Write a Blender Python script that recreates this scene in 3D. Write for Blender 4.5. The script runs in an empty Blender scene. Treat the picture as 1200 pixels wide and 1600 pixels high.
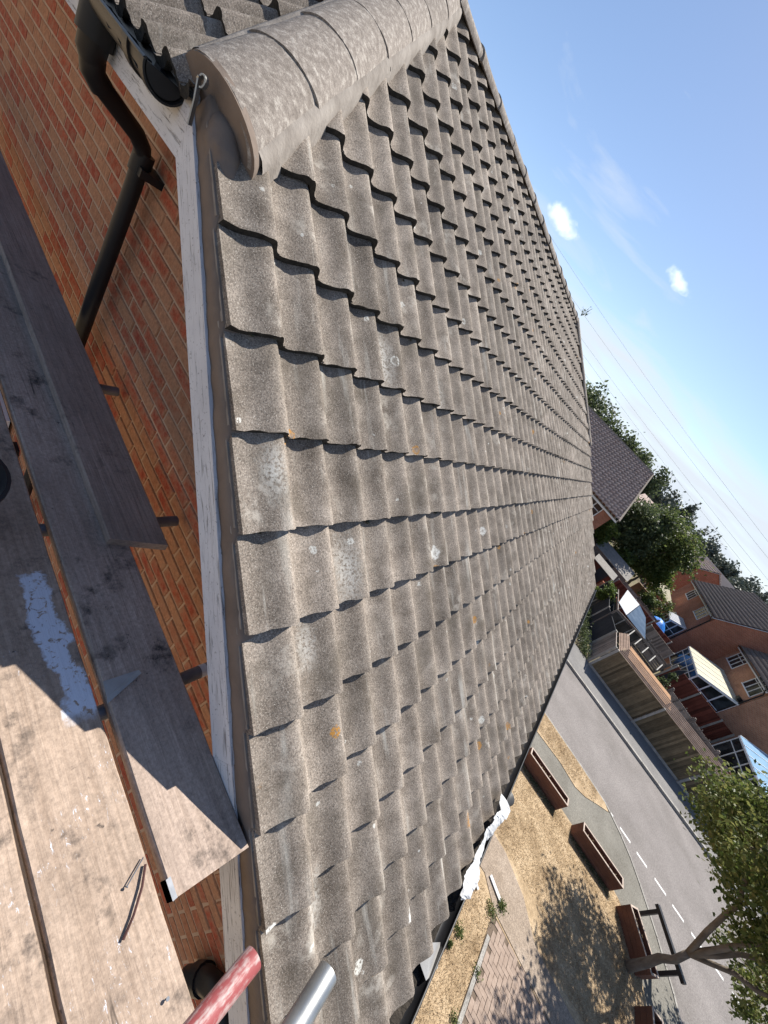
import bpy, bmesh, math, random
import numpy as np
from mathutils import Matrix, Vector

random.seed(7)
rng = np.random.default_rng(7)
scene = bpy.context.scene
col = scene.collection

# ------------------------------------------------------------------ camera, sky, sun, exposure
CAM = Vector((3.4613, -0.7238, 7.1997))
RIGHT = Vector((0.52625, 0.549855, 0.648629))
DOWN = Vector((0.795338, -0.048423, -0.60423))
FWD = Vector((-0.30083, 0.833855, -0.462803))
FPX = 605.0
cd = bpy.data.cameras.new("camera")
cd.sensor_fit = 'VERTICAL'
cd.sensor_height = 36.0
cd.sensor_width = 27.0
cd.lens = FPX / 1600.0 * 36.0
cd.clip_start = 0.02
cd.clip_end = 5000
cam = bpy.data.objects.new("camera", cd)
col.objects.link(cam)
M = Matrix.Identity(4)
for i in range(3):
    M[i][0] = RIGHT[i]; M[i][1] = -DOWN[i]; M[i][2] = -FWD[i]; M[i][3] = CAM[i]
cam.matrix_world = M
scene.camera = cam

SUN_EL = math.radians(53.5)
SUN_AZ = math.radians(2.5)          # from +Y towards +X
world = bpy.data.worlds.new("World")
scene.world = world
scene.cycles.volume_bounces = 3
world.use_nodes = True
wn, wl = world.node_tree.nodes, world.node_tree.links
wn.clear()
w_out = wn.new("ShaderNodeOutputWorld")
w_bg = wn.new("ShaderNodeBackground")
w_sky = wn.new("ShaderNodeTexSky")
w_sky.sky_type = 'NISHITA'
w_sky.sun_disc = False
w_sky.sun_elevation = SUN_EL
w_sky.sun_rotation = SUN_AZ
w_sky.air_density = 0.85
w_sky.dust_density = 0.35
w_sky.ozone_density = 1.6
w_bg.inputs[1].default_value = 0.094
# thin cirrus, the same all round the sky: streaked noise that thickens low down
tc = wn.new("ShaderNodeTexCoord")
mp = wn.new("ShaderNodeMapping"); mp.inputs['Scale'].default_value = (1.2, 1.2, 7.0)
mp.inputs['Rotation'].default_value = (0.10, 0.16, 0.3)
n1 = wn.new("ShaderNodeTexNoise"); n1.inputs['Scale'].default_value = 2.2; n1.inputs['Detail'].default_value = 8; n1.inputs['Roughness'].default_value = 0.55
n1.inputs['Distortion'].default_value = 0.5
sx = wn.new("ShaderNodeSeparateXYZ")
band = wn.new("ShaderNodeMapRange"); band.inputs['From Min'].default_value = 0.02; band.inputs['From Max'].default_value = 0.30
band.inputs['To Min'].default_value = 0.36; band.inputs['To Max'].default_value = -0.12
cr = wn.new("ShaderNodeMapRange"); cr.inputs['From Min'].default_value = 0.50; cr.inputs['From Max'].default_value = 0.80
ad = wn.new("ShaderNodeMath"); ad.operation = 'ADD'
mx = wn.new("ShaderNodeMix"); mx.data_type = 'RGBA'
mx.inputs['B'].default_value = (5.1, 5.6, 6.2, 1)
wl.new(tc.outputs['Generated'], mp.inputs['Vector']); wl.new(mp.outputs[0], n1.inputs['Vector'])
wl.new(tc.outputs['Generated'], sx.inputs[0]); wl.new(sx.outputs[2], band.inputs['Value'])
wl.new(n1.outputs['Fac'], ad.inputs[0]); wl.new(band.outputs[0], ad.inputs[1]); wl.new(ad.outputs[0], cr.inputs['Value'])
wl.new(w_sky.outputs[0], mx.inputs['A']); wl.new(cr.outputs[0], mx.inputs['Factor'])
wl.new(mx.outputs['Result'], w_bg.inputs[0]); wl.new(w_bg.outputs[0], w_out.inputs[0])

sd = bpy.data.lights.new("sun", 'SUN')
sd.energy = 5.0
sd.angle = math.radians(0.55)
sd.color = (1.0, 0.955, 0.88)
sun = bpy.data.objects.new("sun", sd)
col.objects.link(sun)
SDIR = Vector((math.cos(SUN_EL) * math.sin(SUN_AZ), math.cos(SUN_EL) * math.cos(SUN_AZ), math.sin(SUN_EL)))
sun.rotation_euler = SDIR.to_track_quat('Z', 'Y').to_euler()

vs = scene.view_settings
vs.view_transform = 'Standard'
vs.look = 'None'
vs.exposure = 0.75
vs.gamma = 1.0
vs.use_curve_mapping = False

# ------------------------------------------------------------------ helpers
def pj(P):
    d = Vector(P) - CAM
    z = d.dot(FWD)
    if z <= 0.02:
        return None
    return 600 + FPX * d.dot(RIGHT) / z, 800 + FPX * d.dot(DOWN) / z, z

def in_view(P, m=60):
    q = pj(P)
    return q is not None and -m < q[0] < 1200 + m and -m < q[1] < 1600 + m

class MB:
    def __init__(s):
        s.v = []; s.f = []
    def add(s, vs_, fs):
        b = len(s.v)
        s.v += [tuple(v) for v in vs_]
        s.f += [tuple(i + b for i in f) for f in fs]
        return s
    def box(s, x0, x1, y0, y1, z0, z1):
        return s.add([(x0, y0, z0), (x1, y0, z0), (x1, y1, z0), (x0, y1, z0), (x0, y0, z1), (x1, y0, z1), (x1, y1, z1), (x0, y1, z1)],
                     [(0, 3, 2, 1), (4, 5, 6, 7), (0, 1, 5, 4), (1, 2, 6, 5), (2, 3, 7, 6), (3, 0, 4, 7)])
    def hexa(s, p):      # 8 points: bottom loop ccw, top loop ccw
        return s.add(p, [(0, 3, 2, 1), (4, 5, 6, 7), (0, 1, 5, 4), (1, 2, 6, 5), (2, 3, 7, 6), (3, 0, 4, 7)])
    def beam(s, a, b, w, h, up=(0, 0, 1)):
        a = Vector(a); b = Vector(b); d = (b - a).normalized(); up = Vector(up)
        r = d.cross(up).normalized(); u = r.cross(d).normalized()
        P = []
        for q in (a, b):
            P.append([q + r * sx_ * w / 2 + u * sy_ * h / 2 for sx_, sy_ in ((-1, -1), (1, -1), (1, 1), (-1, 1))])
        return s.add(P[0] + P[1], [(0, 1, 2, 3), (7, 6, 5, 4), (0, 4, 5, 1), (1, 5, 6, 2), (2, 6, 7, 3), (3, 7, 4, 0)])
    def tube(s, pts, rad, n=10, cap=True):
        pts = [Vector(q) for q in pts]
        if not hasattr(rad, '__len__'):
            rad = [rad] * len(pts)
        b = len(s.v); prev = None
        for i, q in enumerate(pts):
            d = (pts[min(i + 1, len(pts) - 1)] - pts[max(i - 1, 0)]).normalized()
            ref = prev if prev is not None else (Vector((0, 0, 1)) if abs(d.z) < .9 else Vector((1, 0, 0)))
            r = (ref - d * ref.dot(d)).normalized(); prev = r
            u = d.cross(r)
            for k in range(n):
                a = 2 * math.pi * k / n
                s.v.append(tuple(q + (r * math.cos(a) + u * math.sin(a)) * rad[i]))
        for i in range(len(pts) - 1):
            for k in range(n):
                s.f.append((b + i * n + k, b + i * n + (k + 1) % n, b + (i + 1) * n + (k + 1) % n, b + (i + 1) * n + k))
        if cap:
            s.f.append(tuple(b + k for k in reversed(range(n))))
            e = b + (len(pts) - 1) * n
            s.f.append(tuple(e + k for k in range(n)))
        return s
    def prism(s, poly, z0, z1):
        n = len(poly)
        return s.add([(x, y, z0) for x, y in poly] + [(x, y, z1) for x, y in poly],
                     [tuple(reversed(range(n))), tuple(range(n, 2 * n))] + [(i, (i + 1) % n, n + (i + 1) % n, n + i) for i in range(n)])
    def extr(s, poly, vec):     # 3d polygon extruded along vec
        n = len(poly); vec = Vector(vec)
        P = [Vector(q) for q in poly]
        return s.add(P + [q + vec for q in P],
                     [tuple(reversed(range(n))), tuple(range(n, 2 * n))] + [(i, (i + 1) % n, n + (i + 1) % n, n + i) for i in range(n)])
    def mesh(s, name):
        m = bpy.data.meshes.new(name)
        m.from_pydata(s.v, [], s.f)
        m.update()
        return m
    def build(s, name, mat, parent=None, smooth=False, fixn=True):
        m = s.mesh(name)
        if fixn:
            bm = bmesh.new(); bm.from_mesh(m)
            bmesh.ops.recalc_face_normals(bm, faces=bm.faces)
            bm.to_mesh(m); bm.free()
        return mobj(name, m, mat, parent, smooth)

def mobj(name, mesh, mat=None, parent=None, smooth=False):
    if mat is not None and not mesh.materials:
        mesh.materials.append(mat)
    if smooth:
        mesh.polygons.foreach_set('use_smooth', [True] * len(mesh.polygons))
        if smooth == 'angle':
            try:
                mesh.set_sharp_from_angle(angle=math.radians(38))
            except Exception:
                pass
    o = bpy.data.objects.new(name, mesh)
    col.objects.link(o)
    if parent is not None:
        o.parent = parent
    return o

def npmesh(name, V, F):
    """V (n,3) array, F (m,4) array of quads."""
    m = bpy.data.meshes.new(name)
    V = np.asarray(V, np.float32); F = np.asarray(F, np.int32)
    m.vertices.add(len(V)); m.vertices.foreach_set('co', V.ravel())
    k = F.shape[1]
    m.loops.add(F.size); m.loops.foreach_set('vertex_index', F.ravel())
    m.polygons.add(len(F)); m.polygons.foreach_set('loop_start', np.arange(0, F.size, k, dtype=np.int32))
    m.update(calc_edges=True)
    return m

def empty(name, label, cat, loc=(0, 0, 0), group=None):
    o = bpy.data.objects.new(name, None)
    o.empty_display_size = 0.2
    col.objects.link(o)
    o.location = loc
    return tag(o, label, cat, group)

def tag(o, label=None, cat=None, group=None, kind=None):
    if label: o['label'] = label
    if cat: o['category'] = cat
    if group: o['group'] = group
    if kind: o['kind'] = kind
    return o

def at_origin(o, root):
    """parts are modelled in world coordinates while their root Empty stands at its base"""
    o.location = -root.location
    return o

# ------------------------------------------------------------------ materials
MATS = {}
def ramp(nt, fac, stops):
    r = nt.nodes.new("ShaderNodeValToRGB")
    e = r.color_ramp.elements
    while len(e) < len(stops):
        e.new(0.5)
    for i, (p, c) in enumerate(stops):
        e[i].position = p
        e[i].color = (c[0], c[1], c[2], 1) if hasattr(c, '__len__') else (c, c, c, 1)
    nt.links.new(fac, r.inputs[0])
    return r.outputs[0]

def newmat(name, rough=0.8, spec=0.3, metal=0.0):
    m = bpy.data.materials.new(name)
    m.use_nodes = True
    nt = m.node_tree
    b = nt.nodes["Principled BSDF"]
    b.inputs['Roughness'].default_value = rough
    b.inputs['Metallic'].default_value = metal
    b.inputs['Specular IOR Level'].default_value = spec
    MATS[name] = m
    return m, nt, b

def coords(nt, kind='Object', scale=(1, 1, 1), rot=(0, 0, 0)):
    if kind == 'Position':
        g = nt.nodes.new("ShaderNodeNewGeometry"); o = g.outputs['Position']
    else:
        t = nt.nodes.new("ShaderNodeTexCoord"); o = t.outputs[kind]
    mp_ = nt.nodes.new("ShaderNodeMapping")
    mp_.inputs['Scale'].default_value = scale
    mp_.inputs['Rotation'].default_value = rot
    nt.links.new(o, mp_.inputs[0])
    return mp_.outputs[0]

def slope_coords(nt, scale):
    a = coords(nt, 'Position', (1, 1, 1), (0, -0.62138, 0))
    mp_ = nt.nodes.new("ShaderNodeMapping"); mp_.inputs['Scale'].default_value = scale
    nt.links.new(a, mp_.inputs[0])
    return mp_.outputs[0]

def noise(nt, vec, scale, detail=4, rough=0.55, dist=0.0):
    n = nt.nodes.new("ShaderNodeTexNoise")
    n.inputs['Scale'].default_value = scale
    n.inputs['Detail'].default_value = detail
    n.inputs['Roughness'].default_value = rough
    n.inputs['Distortion'].default_value = dist
    nt.links.new(vec, n.inputs['Vector'])
    return n.outputs['Fac']

def mix(nt, fac, a, b, mode='MIX'):
    m = nt.nodes.new("ShaderNodeMix"); m.data_type = 'RGBA'; m.blend_type = mode
    for sock, val in (('Factor', fac), ('A', a), ('B', b)):
        if hasattr(val, 'is_linked') or isinstance(val, bpy.types.NodeSocket):
            nt.links.new(val, m.inputs[sock])
        elif hasattr(val, '__len__'):
            m.inputs[sock].default_value = (val[0], val[1], val[2], 1)
        else:
            m.inputs[sock].default_value = val
    return m.outputs['Result']

def math_(nt, op, a, b=0.0, c=0.0):
    m = nt.nodes.new("ShaderNodeMath"); m.operation = op
    for i, val in enumerate((a, b, c)):
        if isinstance(val, bpy.types.NodeSocket):
            nt.links.new(val, m.inputs[i])
        else:
            m.inputs[i].default_value = val
    return m.outputs[0]

def mrange(nt, v, a, b, c=0.0, d=1.0):
    m = nt.nodes.new("ShaderNodeMapRange")
    m.inputs['From Min'].default_value = a; m.inputs['From Max'].default_value = b
    m.inputs['To Min'].default_value = c; m.inputs['To Max'].default_value = d
    nt.links.new(v, m.inputs['Value'])
    return m.outputs[0]

def bump(nt, b, height, strength=0.3, dist=0.01):
    n = nt.nodes.new("ShaderNodeBump")
    n.inputs['Strength'].default_value = strength
    n.inputs['Distance'].default_value = dist
    nt.links.new(height, n.inputs['Height'])
    nt.links.new(n.outputs[0], b.inputs['Normal'])

def objrand(nt):
    o = nt.nodes.new("ShaderNodeObjectInfo")
    return o.outputs['Random']

def simple(name, c1, c2, scale=3.0, rough=0.8, bstr=0.2, bdist=0.01, bscale=None, kind='Position', stretch=(1, 1, 1), detail=5, spec=0.3, metal=0.0, lo=0.3, hi=0.7, rand=0.0):
    m, nt, b = newmat(name, rough, spec, metal)
    v = coords(nt, kind, stretch)
    n = noise(nt, v, scale, detail)
    c = ramp(nt, n, [(lo, c1), (hi, c2)])
    if rand:
        r = mrange(nt, objrand(nt), 0, 1, 1 - rand, 1 + rand)
        c = mix(nt, 1.0, c, r, 'MULTIPLY')
    nt.links.new(c, b.inputs['Base Color'])
    if bstr:
        bump(nt, b, noise(nt, v, bscale or scale * 6, 4), bstr, bdist)
    return m

# concrete pantiles: sandy grey-brown, pale grit, blotches, white and orange lichen
def tile_material():
    m, nt, b = newmat('tile_concrete', 0.92, 0.2)
    v = coords(nt, 'Position')
    big = noise(nt, v, 1.7, 4)
    mid = noise(nt, v, 9, 5, 0.6)
    fine = noise(nt, v, 170, 4, 0.75)
    base = ramp(nt, mid, [(0.3, (0.138, 0.113, 0.091)), (0.5, (0.210, 0.176, 0.145)), (0.72, (0.292, 0.248, 0.207))])
    base = mix(nt, 1.0, base, mrange(nt, big, 0.3, 0.7, 0.74, 1.24), 'MULTIPLY')
    base = mix(nt, 1.0, base, mrange(nt, objrand(nt), 0, 1, 0.90, 1.10), 'MULTIPLY')
    grit = mrange(nt, fine, 0.33, 0.67, 0.42, 1.66)
    base = mix(nt, 1.0, base, grit, 'MULTIPLY')
    spk = mrange(nt, noise(nt, v, 300, 2, 0.5), 0.62, 0.69)
    base = mix(nt, math_(nt, 'MULTIPLY', spk, 0.7), base, (0.62, 0.57, 0.50))
    # darker algae film and pale rubbed patches
    alg = math_(nt, 'MULTIPLY', mrange(nt, noise(nt, v, 4.6, 6, .65), 0.52, 0.66), 0.42)
    base = mix(nt, alg, base, (0.105, 0.088, 0.066))
    rub = math_(nt, 'MULTIPLY', mrange(nt, noise(nt, v, 14, 6, .7), 0.50, 0.62), mrange(nt, noise(nt, v, 2.9, 3), 0.56, 0.66))
    base = mix(nt, math_(nt, 'MULTIPLY', rub, 0.6), base, (0.50, 0.455, 0.39))
    # pale lime run-off streaks along the slope (x and z change together down the slope)
    sv = slope_coords(nt, (1.1, 15, 1.1))
    st = noise(nt, sv, 1.6, 6, 0.6)
    streak = math_(nt, 'MULTIPLY', mrange(nt, st, 0.56, 0.74), mrange(nt, noise(nt, v, 2.4, 3), 0.46, 0.62))
    base = mix(nt, math_(nt, 'MULTIPLY', streak, 0.75), base, (0.60, 0.575, 0.51))
    # crusty white lichen: discs, some of them rings
    def discs(scale, thr_rand, r, seed):
        vo = nt.nodes.new("ShaderNodeTexVoronoi"); vo.inputs['Scale'].default_value = scale
        vo.inputs['Randomness'].default_value = 1.0
        w = nt.nodes.new("ShaderNodeVectorMath"); w.operation = 'ADD'
        nz = nt.nodes.new("ShaderNodeTexNoise"); nz.inputs['Scale'].default_value = 45
        nt.links.new(v, nz.inputs['Vector'])
        sc_ = nt.nodes.new("ShaderNodeVectorMath"); sc_.operation = 'SCALE'; sc_.inputs['Scale'].default_value = 0.018
        nt.links.new(nz.outputs['Color'], sc_.inputs[0])
        nt.links.new(v, w.inputs[0]); nt.links.new(sc_.outputs[0], w.inputs[1])
        w2 = nt.nodes.new("ShaderNodeVectorMath"); w2.operation = 'ADD'; w2.inputs[1].default_value = (seed, seed * 1.7, seed * .3)
        nt.links.new(w.outputs[0], w2.inputs[0]); nt.links.new(w2.outputs[0], vo.inputs['Vector'])
        sp = nt.nodes.new("ShaderNodeSeparateColor"); nt.links.new(vo.outputs['Color'], sp.inputs[0])
        sel = math_(nt, 'GREATER_THAN', sp.outputs[0], thr_rand)
        rr = mrange(nt, sp.outputs[1], 0, 1, r * 0.45, r)
        q = math_(nt, 'DIVIDE', vo.outputs['Distance'], rr)
        disc = mrange(nt, q, 1.0, 0.8)
        hole = mrange(nt, q, 0.75, 0.45)
        ring = math_(nt, 'SUBTRACT', disc, math_(nt, 'MULTIPLY', hole, math_(nt, 'MULTIPLY', math_(nt, 'GREATER_THAN', sp.outputs[2], 0.55), 0.85)))
        return math_(nt, 'MULTIPLY', ring, sel)
    crust = mrange(nt, noise(nt, v, 120, 3), 0.38, 0.52)
    base = mix(nt, math_(nt, 'MULTIPLY', math_(nt, 'MULTIPLY', discs(4.2, 0.52, 0.13, 0.0), crust), 0.95), base, (0.58, 0.57, 0.52))
    base = mix(nt, math_(nt, 'MULTIPLY', math_(nt, 'MULTIPLY', discs(9.0, 0.62, 0.13, 3.1), crust), 0.9), base, (0.58, 0.57, 0.52))
    base = mix(nt, math_(nt, 'MULTIPLY', math_(nt, 'MULTIPLY', discs(5.5, 0.88, 0.20, 8.4), crust), 0.9), base, (0.42, 0.20, 0.035))
    # single growths and worn patches that the roof really has, each at its own place
    def spot(c, P, r, colr, soft=.75, ring=False, thr=.40, st=1.0):
        df = nt.nodes.new("ShaderNodeVectorMath"); df.operation = 'SUBTRACT'; df.inputs[1].default_value = P
        nt.links.new(v, df.inputs[0])
        ml = nt.nodes.new("ShaderNodeVectorMath"); ml.operation = 'MULTIPLY'; ml.inputs[1].default_value = (1 / st, 1, 1 / st)
        nt.links.new(df.outputs[0], ml.inputs[0])
        ln = nt.nodes.new("ShaderNodeVectorMath"); ln.operation = 'LENGTH'; nt.links.new(ml.outputs[0], ln.inputs[0])
        q = math_(nt, 'ADD', ln.outputs['Value'], math_(nt, 'MULTIPLY', math_(nt, 'SUBTRACT', noise(nt, v, 38, 4, .65), .5), r * 1.1))
        k = mrange(nt, q, r, r * soft)
        if ring: k = math_(nt, 'MULTIPLY', k, mrange(nt, q, r * .35, r * .55, .25, 1))
        k = math_(nt, 'MULTIPLY', k, mrange(nt, noise(nt, v, 95, 3, .6), thr - .08, thr + .06))
        return mix(nt, math_(nt, 'MULTIPLY', k, .92), c, colr)
    for P, r in (((3.594, .030, 5.914), .034), ((2.581, .217, 6.639), .030), ((2.85, .405, 6.446), .034), ((4.579, 1.569, 5.208), .05), ((4.485, 2.467, 5.275), .05)):
        base = spot(base, P, r * .85, (0.42, 0.20, 0.04), .6, False, .46, 1.5)
    for P, r in (((3.143, 1.266, 6.236), .038), ((3.086, 1.625, 6.278), .030), ((3.102, 2.08, 6.266), .034), ((3.979, .02, 5.638), .040), ((3.038, .222, 6.312), .022), ((4.472, .771, 5.285), .032)):
        base = spot(base, P, r, (0.62, 0.61, 0.57), .8, True, .40, 1.2)
    for P, r in (((2.346, .851, 6.807), .075), ((2.375, 1.429, 6.787), .075), ((3.11, .48, 6.26), .075), ((2.8, .123, 6.482), .05), ((4.037, .211, 5.596), .06), ((3.298, .25, 6.126), .05)):
        base = spot(base, P, r, (0.52, 0.50, 0.455), .0, False, .47, 2.4)
    nt.links.new(base, b.inputs['Base Color'])
    h = math_(nt, 'ADD', math_(nt, 'MULTIPLY', fine, 0.6), math_(nt, 'MULTIPLY', mid, 0.6))
    bump(nt, b, h, 0.55, 0.004)
    return m
M_TILE = tile_material()
M_TEDGE = simple('shaded_mossy_tile_edge', (0.014, 0.013, 0.011), (0.045, 0.040, 0.034), 60, 0.98, 0.8, 0.004, 160)  # tile lower ends: damp mossy grime, with their shade also put into the colour

def mortar_tile(name, c1, c2, c3):     # ridge and hip tiles: paler, wiped with mortar
    m, nt, b = newmat(name, 0.92, 0.2)
    v = coords(nt, 'Position')
    sv = coords(nt, 'Position', (14, 14, 5), (0.5, 0.4, 0.75))
    a = noise(nt, sv, 3.0, 6, 0.65)
    base = ramp(nt, a, [(0.30, c1), (0.52, c2), (0.74, c3)])
    base = mix(nt, 1.0, base, mrange(nt, noise(nt, v, 240, 3, 0.7), 0.3, 0.7, 0.68, 1.34), 'MULTIPLY')
    base = mix(nt, 1.0, base, mrange(nt, objrand(nt), 0, 1, 0.86, 1.12), 'MULTIPLY')
    lic = math_(nt, 'MULTIPLY', mrange(nt, noise(nt, v, 7, 5), 0.60, 0.72), 0.55)
    sep = nt.nodes.new("ShaderNodeSeparateXYZ"); nt.links.new(v, sep.inputs[0])
    far = mrange(nt, sep.outputs[1], 3.0, 5.5)
    base = mix(nt, math_(nt, 'MULTIPLY', lic, far), base, (0.34, 0.19, 0.07))
    nt.links.new(base, b.inputs['Base Color'])
    bump(nt, b, math_(nt, 'ADD', a, noise(nt, v, 150, 3)), 0.5, 0.004)
    return m
M_RIDGE = mortar_tile('ridge_concrete', (0.150, 0.126, 0.106), (0.232, 0.200, 0.172), (0.43, 0.39, 0.34))
M_MORTAR = simple('mortar_bedding', (0.17, 0.145, 0.122), (0.31, 0.275, 0.24), 9, 0.95, 0.6, 0.006, 60)
M_VMORTAR = simple('verge_mortar', (0.155, 0.118, 0.092), (0.225, 0.175, 0.140), 6, 0.95, 0.5, 0.006, 40)

def brick_material(name='brick', edge=True):
    m, nt, b = newmat(name, 0.92, 0.15)
    v = coords(nt, 'Position')
    gi_ = nt.nodes.new("ShaderNodeNewGeometry")
    r = math_(nt, 'FRACT', math_(nt, 'ADD', objrand(nt), math_(nt, 'MULTIPLY', gi_.outputs['Random Per Island'], 0.97)))
    c = ramp(nt, r, [(0.0, (0.30, 0.062, 0.036)), (0.30, (0.38, 0.092, 0.047)), (0.5, (0.32, 0.082, 0.042)), (0.55, (0.37, 0.172, 0.092)), (0.80, (0.41, 0.195, 0.105)), (1.0, (0.33, 0.135, 0.070))])
    tco = nt.nodes.new("ShaderNodeTexCoord"); so_ = nt.nodes.new("ShaderNodeSeparateXYZ"); nt.links.new(tco.outputs['Object'], so_.inputs[0])
    ex_ = math_(nt, 'MAXIMUM', mrange(nt, math_(nt, 'ABSOLUTE', so_.outputs[0]), 0.078, 0.098), mrange(nt, math_(nt, 'ABSOLUTE', so_.outputs[2]), 0.016, 0.028))
    ex_ = math_(nt, 'MULTIPLY', ex_, mrange(nt, noise(nt, v, 30, 4, .6), 0.35, 0.6, .25, .85))
    if edge:
        c = mix(nt, ex_, c, (0.38, 0.205, 0.118))
    c = mix(nt, 1.0, c, mrange(nt, noise(nt, v, 55, 5, 0.7), 0.3, 0.7, 0.66, 1.40), 'MULTIPLY')
    c = mix(nt, mrange(nt, noise(nt, v, 22, 5, .7), 0.42, 0.66, 0, 0.7), c, (0.38, 0.205, 0.118))
    nt.links.new(c, b.inputs['Base Color'])
    bump(nt, b, noise(nt, v, 160, 4, 0.7), 0.7, 0.004)
    return m
M_BRICK = brick_material()
M_BRICKF = brick_material('brick_field', False)
M_BMORTAR = simple('brick_mortar', (0.42, 0.27, 0.17), (0.50, 0.335, 0.22), 14, 0.95, 0.4, 0.004, 90)

def wood_mat(name, c1, c2, axis='x', scale=1.0, stain=(0.05, 0.042, 0.038), stain_amt=0.5, rough=0.85, paint=None, rv=(0.88, 1.1)):
    m, nt, b = newmat(name, rough, 0.2)
    st = {'x': (1.2, 22, 22), 'y': (22, 1.2, 22), 'z': (22, 22, 1.2), 's': (2.2, 24, 2.2)}[axis]
    v = coords(nt, 'Position', tuple(q * scale for q in st))
    v0 = coords(nt, 'Position')
    g = noise(nt, v, 3.0, 7, 0.6, 0.6)
    c = ramp(nt, g, [(0.32, c1), (0.68, c2)])
    c = mix(nt, 1.0, c, mrange(nt, noise(nt, v0, 2.6, 5), 0.3, 0.7, 0.80, 1.14), 'MULTIPLY')
    c = mix(nt, 1.0, c, mrange(nt, objrand(nt), 0, 1, rv[0], rv[1]), 'MULTIPLY')
    if stain_amt:
        s1 = mrange(nt, noise(nt, v0, 13, 7, 0.68), 0.53, 0.68)
        s2 = mrange(nt, noise(nt, v0, 3.1, 3), 0.42, 0.60)
        c = mix(nt, 1.0, c, mrange(nt, noise(nt, v0, 85, 5, 0.75), 0.32, 0.68, 1 - .30 * stain_amt, 1 + .22 * stain_amt), 'MULTIPLY')
        dots = math_(nt, 'MULTIPLY', mrange(nt, noise(nt, v0, 38, 3, 0.6), 0.68, 0.74), mrange(nt, noise(nt, v0, 5.5, 3), 0.45, 0.58))
        c = mix(nt, math_(nt, 'MULTIPLY', dots, stain_amt * .9), c, stain)
        c = mix(nt, math_(nt, 'MULTIPLY', math_(nt, 'MULTIPLY', s1, s2), stain_amt), c, stain)
        crk = mrange(nt, noise(nt, v, 2.1, 3, 0.5, 1.2), 0.275, 0.245)
        c = mix(nt, math_(nt, 'MULTIPLY', crk, 0.7), c, (0.03, 0.024, 0.02))
    if paint:
        c = paint(nt, c, v0, v)
    nt.links.new(c, b.inputs['Base Color'])
    bump(nt, b, math_(nt, 'ADD', g, math_(nt, 'MULTIPLY', noise(nt, v0, 60, 4), 0.5)), 0.45, 0.006)
    return m

def smear(nt, c, v0, v):       # white paint scraped along one board, and flecks
    sep = nt.nodes.new("ShaderNodeSeparateXYZ"); nt.links.new(v0, sep.inputs[0])
    wob = mrange(nt, noise(nt, v0, 7, 5, 0.65), 0.25, 0.75, -0.035, 0.035)
    yy = math_(nt, 'ADD', sep.outputs[1], wob)
    yc = mrange(nt, sep.outputs[0], 2.62, 3.2, -0.318, -0.292)
    d = math_(nt, 'ABSOLUTE', math_(nt, 'SUBTRACT', yy, yc))
    band_ = mrange(nt, d, 0.040, 0.030)
    xx = math_(nt, 'ADD', sep.outputs[0], math_(nt, 'MULTIPLY', wob, 1.5))
    ends = math_(nt, 'MULTIPLY', mrange(nt, xx, 2.63, 2.65), mrange(nt, xx, 3.16, 3.11))
    holes = mrange(nt, noise(nt, v0, 48, 4, 0.6, 1.0), 0.36, 0.45)
    k = math_(nt, 'MULTIPLY', math_(nt, 'MULTIPLY', band_, ends), holes)
    sv = coords(nt, 'Position', (5, 16, 5))
    fl = math_(nt, 'MULTIPLY', mrange(nt, noise(nt, sv, 7.5, 7, 0.75, 0.4), 0.60, 0.66), mrange(nt, noise(nt, v0, 4.3, 2), 0.50, 0.60))
    fl = math_(nt, 'MULTIPLY', fl, mrange(nt, sep.outputs[0], 2.5, 3.05))
    k = math_(nt, 'MAXIMUM', k, fl)
    return mix(nt, math_(nt, 'MULTIPLY', k, 0.92), c, (0.62, 0.66, 0.74))

M_BOARD = wood_mat('scaffold_board_wood', (0.33, 0.245, 0.185), (0.47, 0.36, 0.28), 'x', 1.0, stain_amt=0.9, paint=smear)
M_BOARD2 = wood_mat('old_board_wood', (0.35, 0.268, 0.215), (0.50, 0.392, 0.322), 'x', 1.0, stain=(0.035, 0.03, 0.028), stain_amt=0.9)
M_BOARD3 = wood_mat('grey_board_wood', (0.27, 0.208, 0.170), (0.40, 0.315, 0.262), 'x', 1.0, stain=(0.04, 0.034, 0.03), stain_amt=0.6)

def peeling(name, axis):
    m, nt, b = newmat(name, 0.75, 0.25)
    st = {'s': (3.0, 30, 3.0), 'x': (3, 30, 40)}[axis]
    v = slope_coords(nt, (2.2, 30, 42)) if axis == 's' else coords(nt, 'Position', st)
    v0 = coords(nt, 'Position')
    g = noise(nt, v, 3.2, 7, 0.7, 0.5)
    white = ramp(nt, noise(nt, v0, 5, 4), [(0.3, (0.56, 0.55, 0.56)), (0.7, (0.70, 0.69, 0.69))])
    wood = ramp(nt, noise(nt, v, 6, 4), [(0.3, (0.09, 0.08, 0.075)), (0.7, (0.26, 0.235, 0.215))])
    pm = mrange(nt, noise(nt, v0, 2.0, 4), 0.35, 0.7, 0.03, -0.04)
    k = mrange(nt, math_(nt, 'ADD', g, pm), 0.56, 0.66, 0, .85)
    fl = mrange(nt, noise(nt, v0, 90, 3, 0.7), 0.62, 0.70, 0, 0.8)
    c = mix(nt, math_(nt, 'MAXIMUM', k, fl), white, wood)
    nt.links.new(c, b.inputs['Base Color'])
    bump(nt, b, math_(nt, 'SUBTRACT', 1.0, k), 0.5, 0.003)
    return m
M_BARGE = peeling('peeling_white_paint', 's')
M_FASCIA = peeling('peeling_fascia_paint', 'x')

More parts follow.
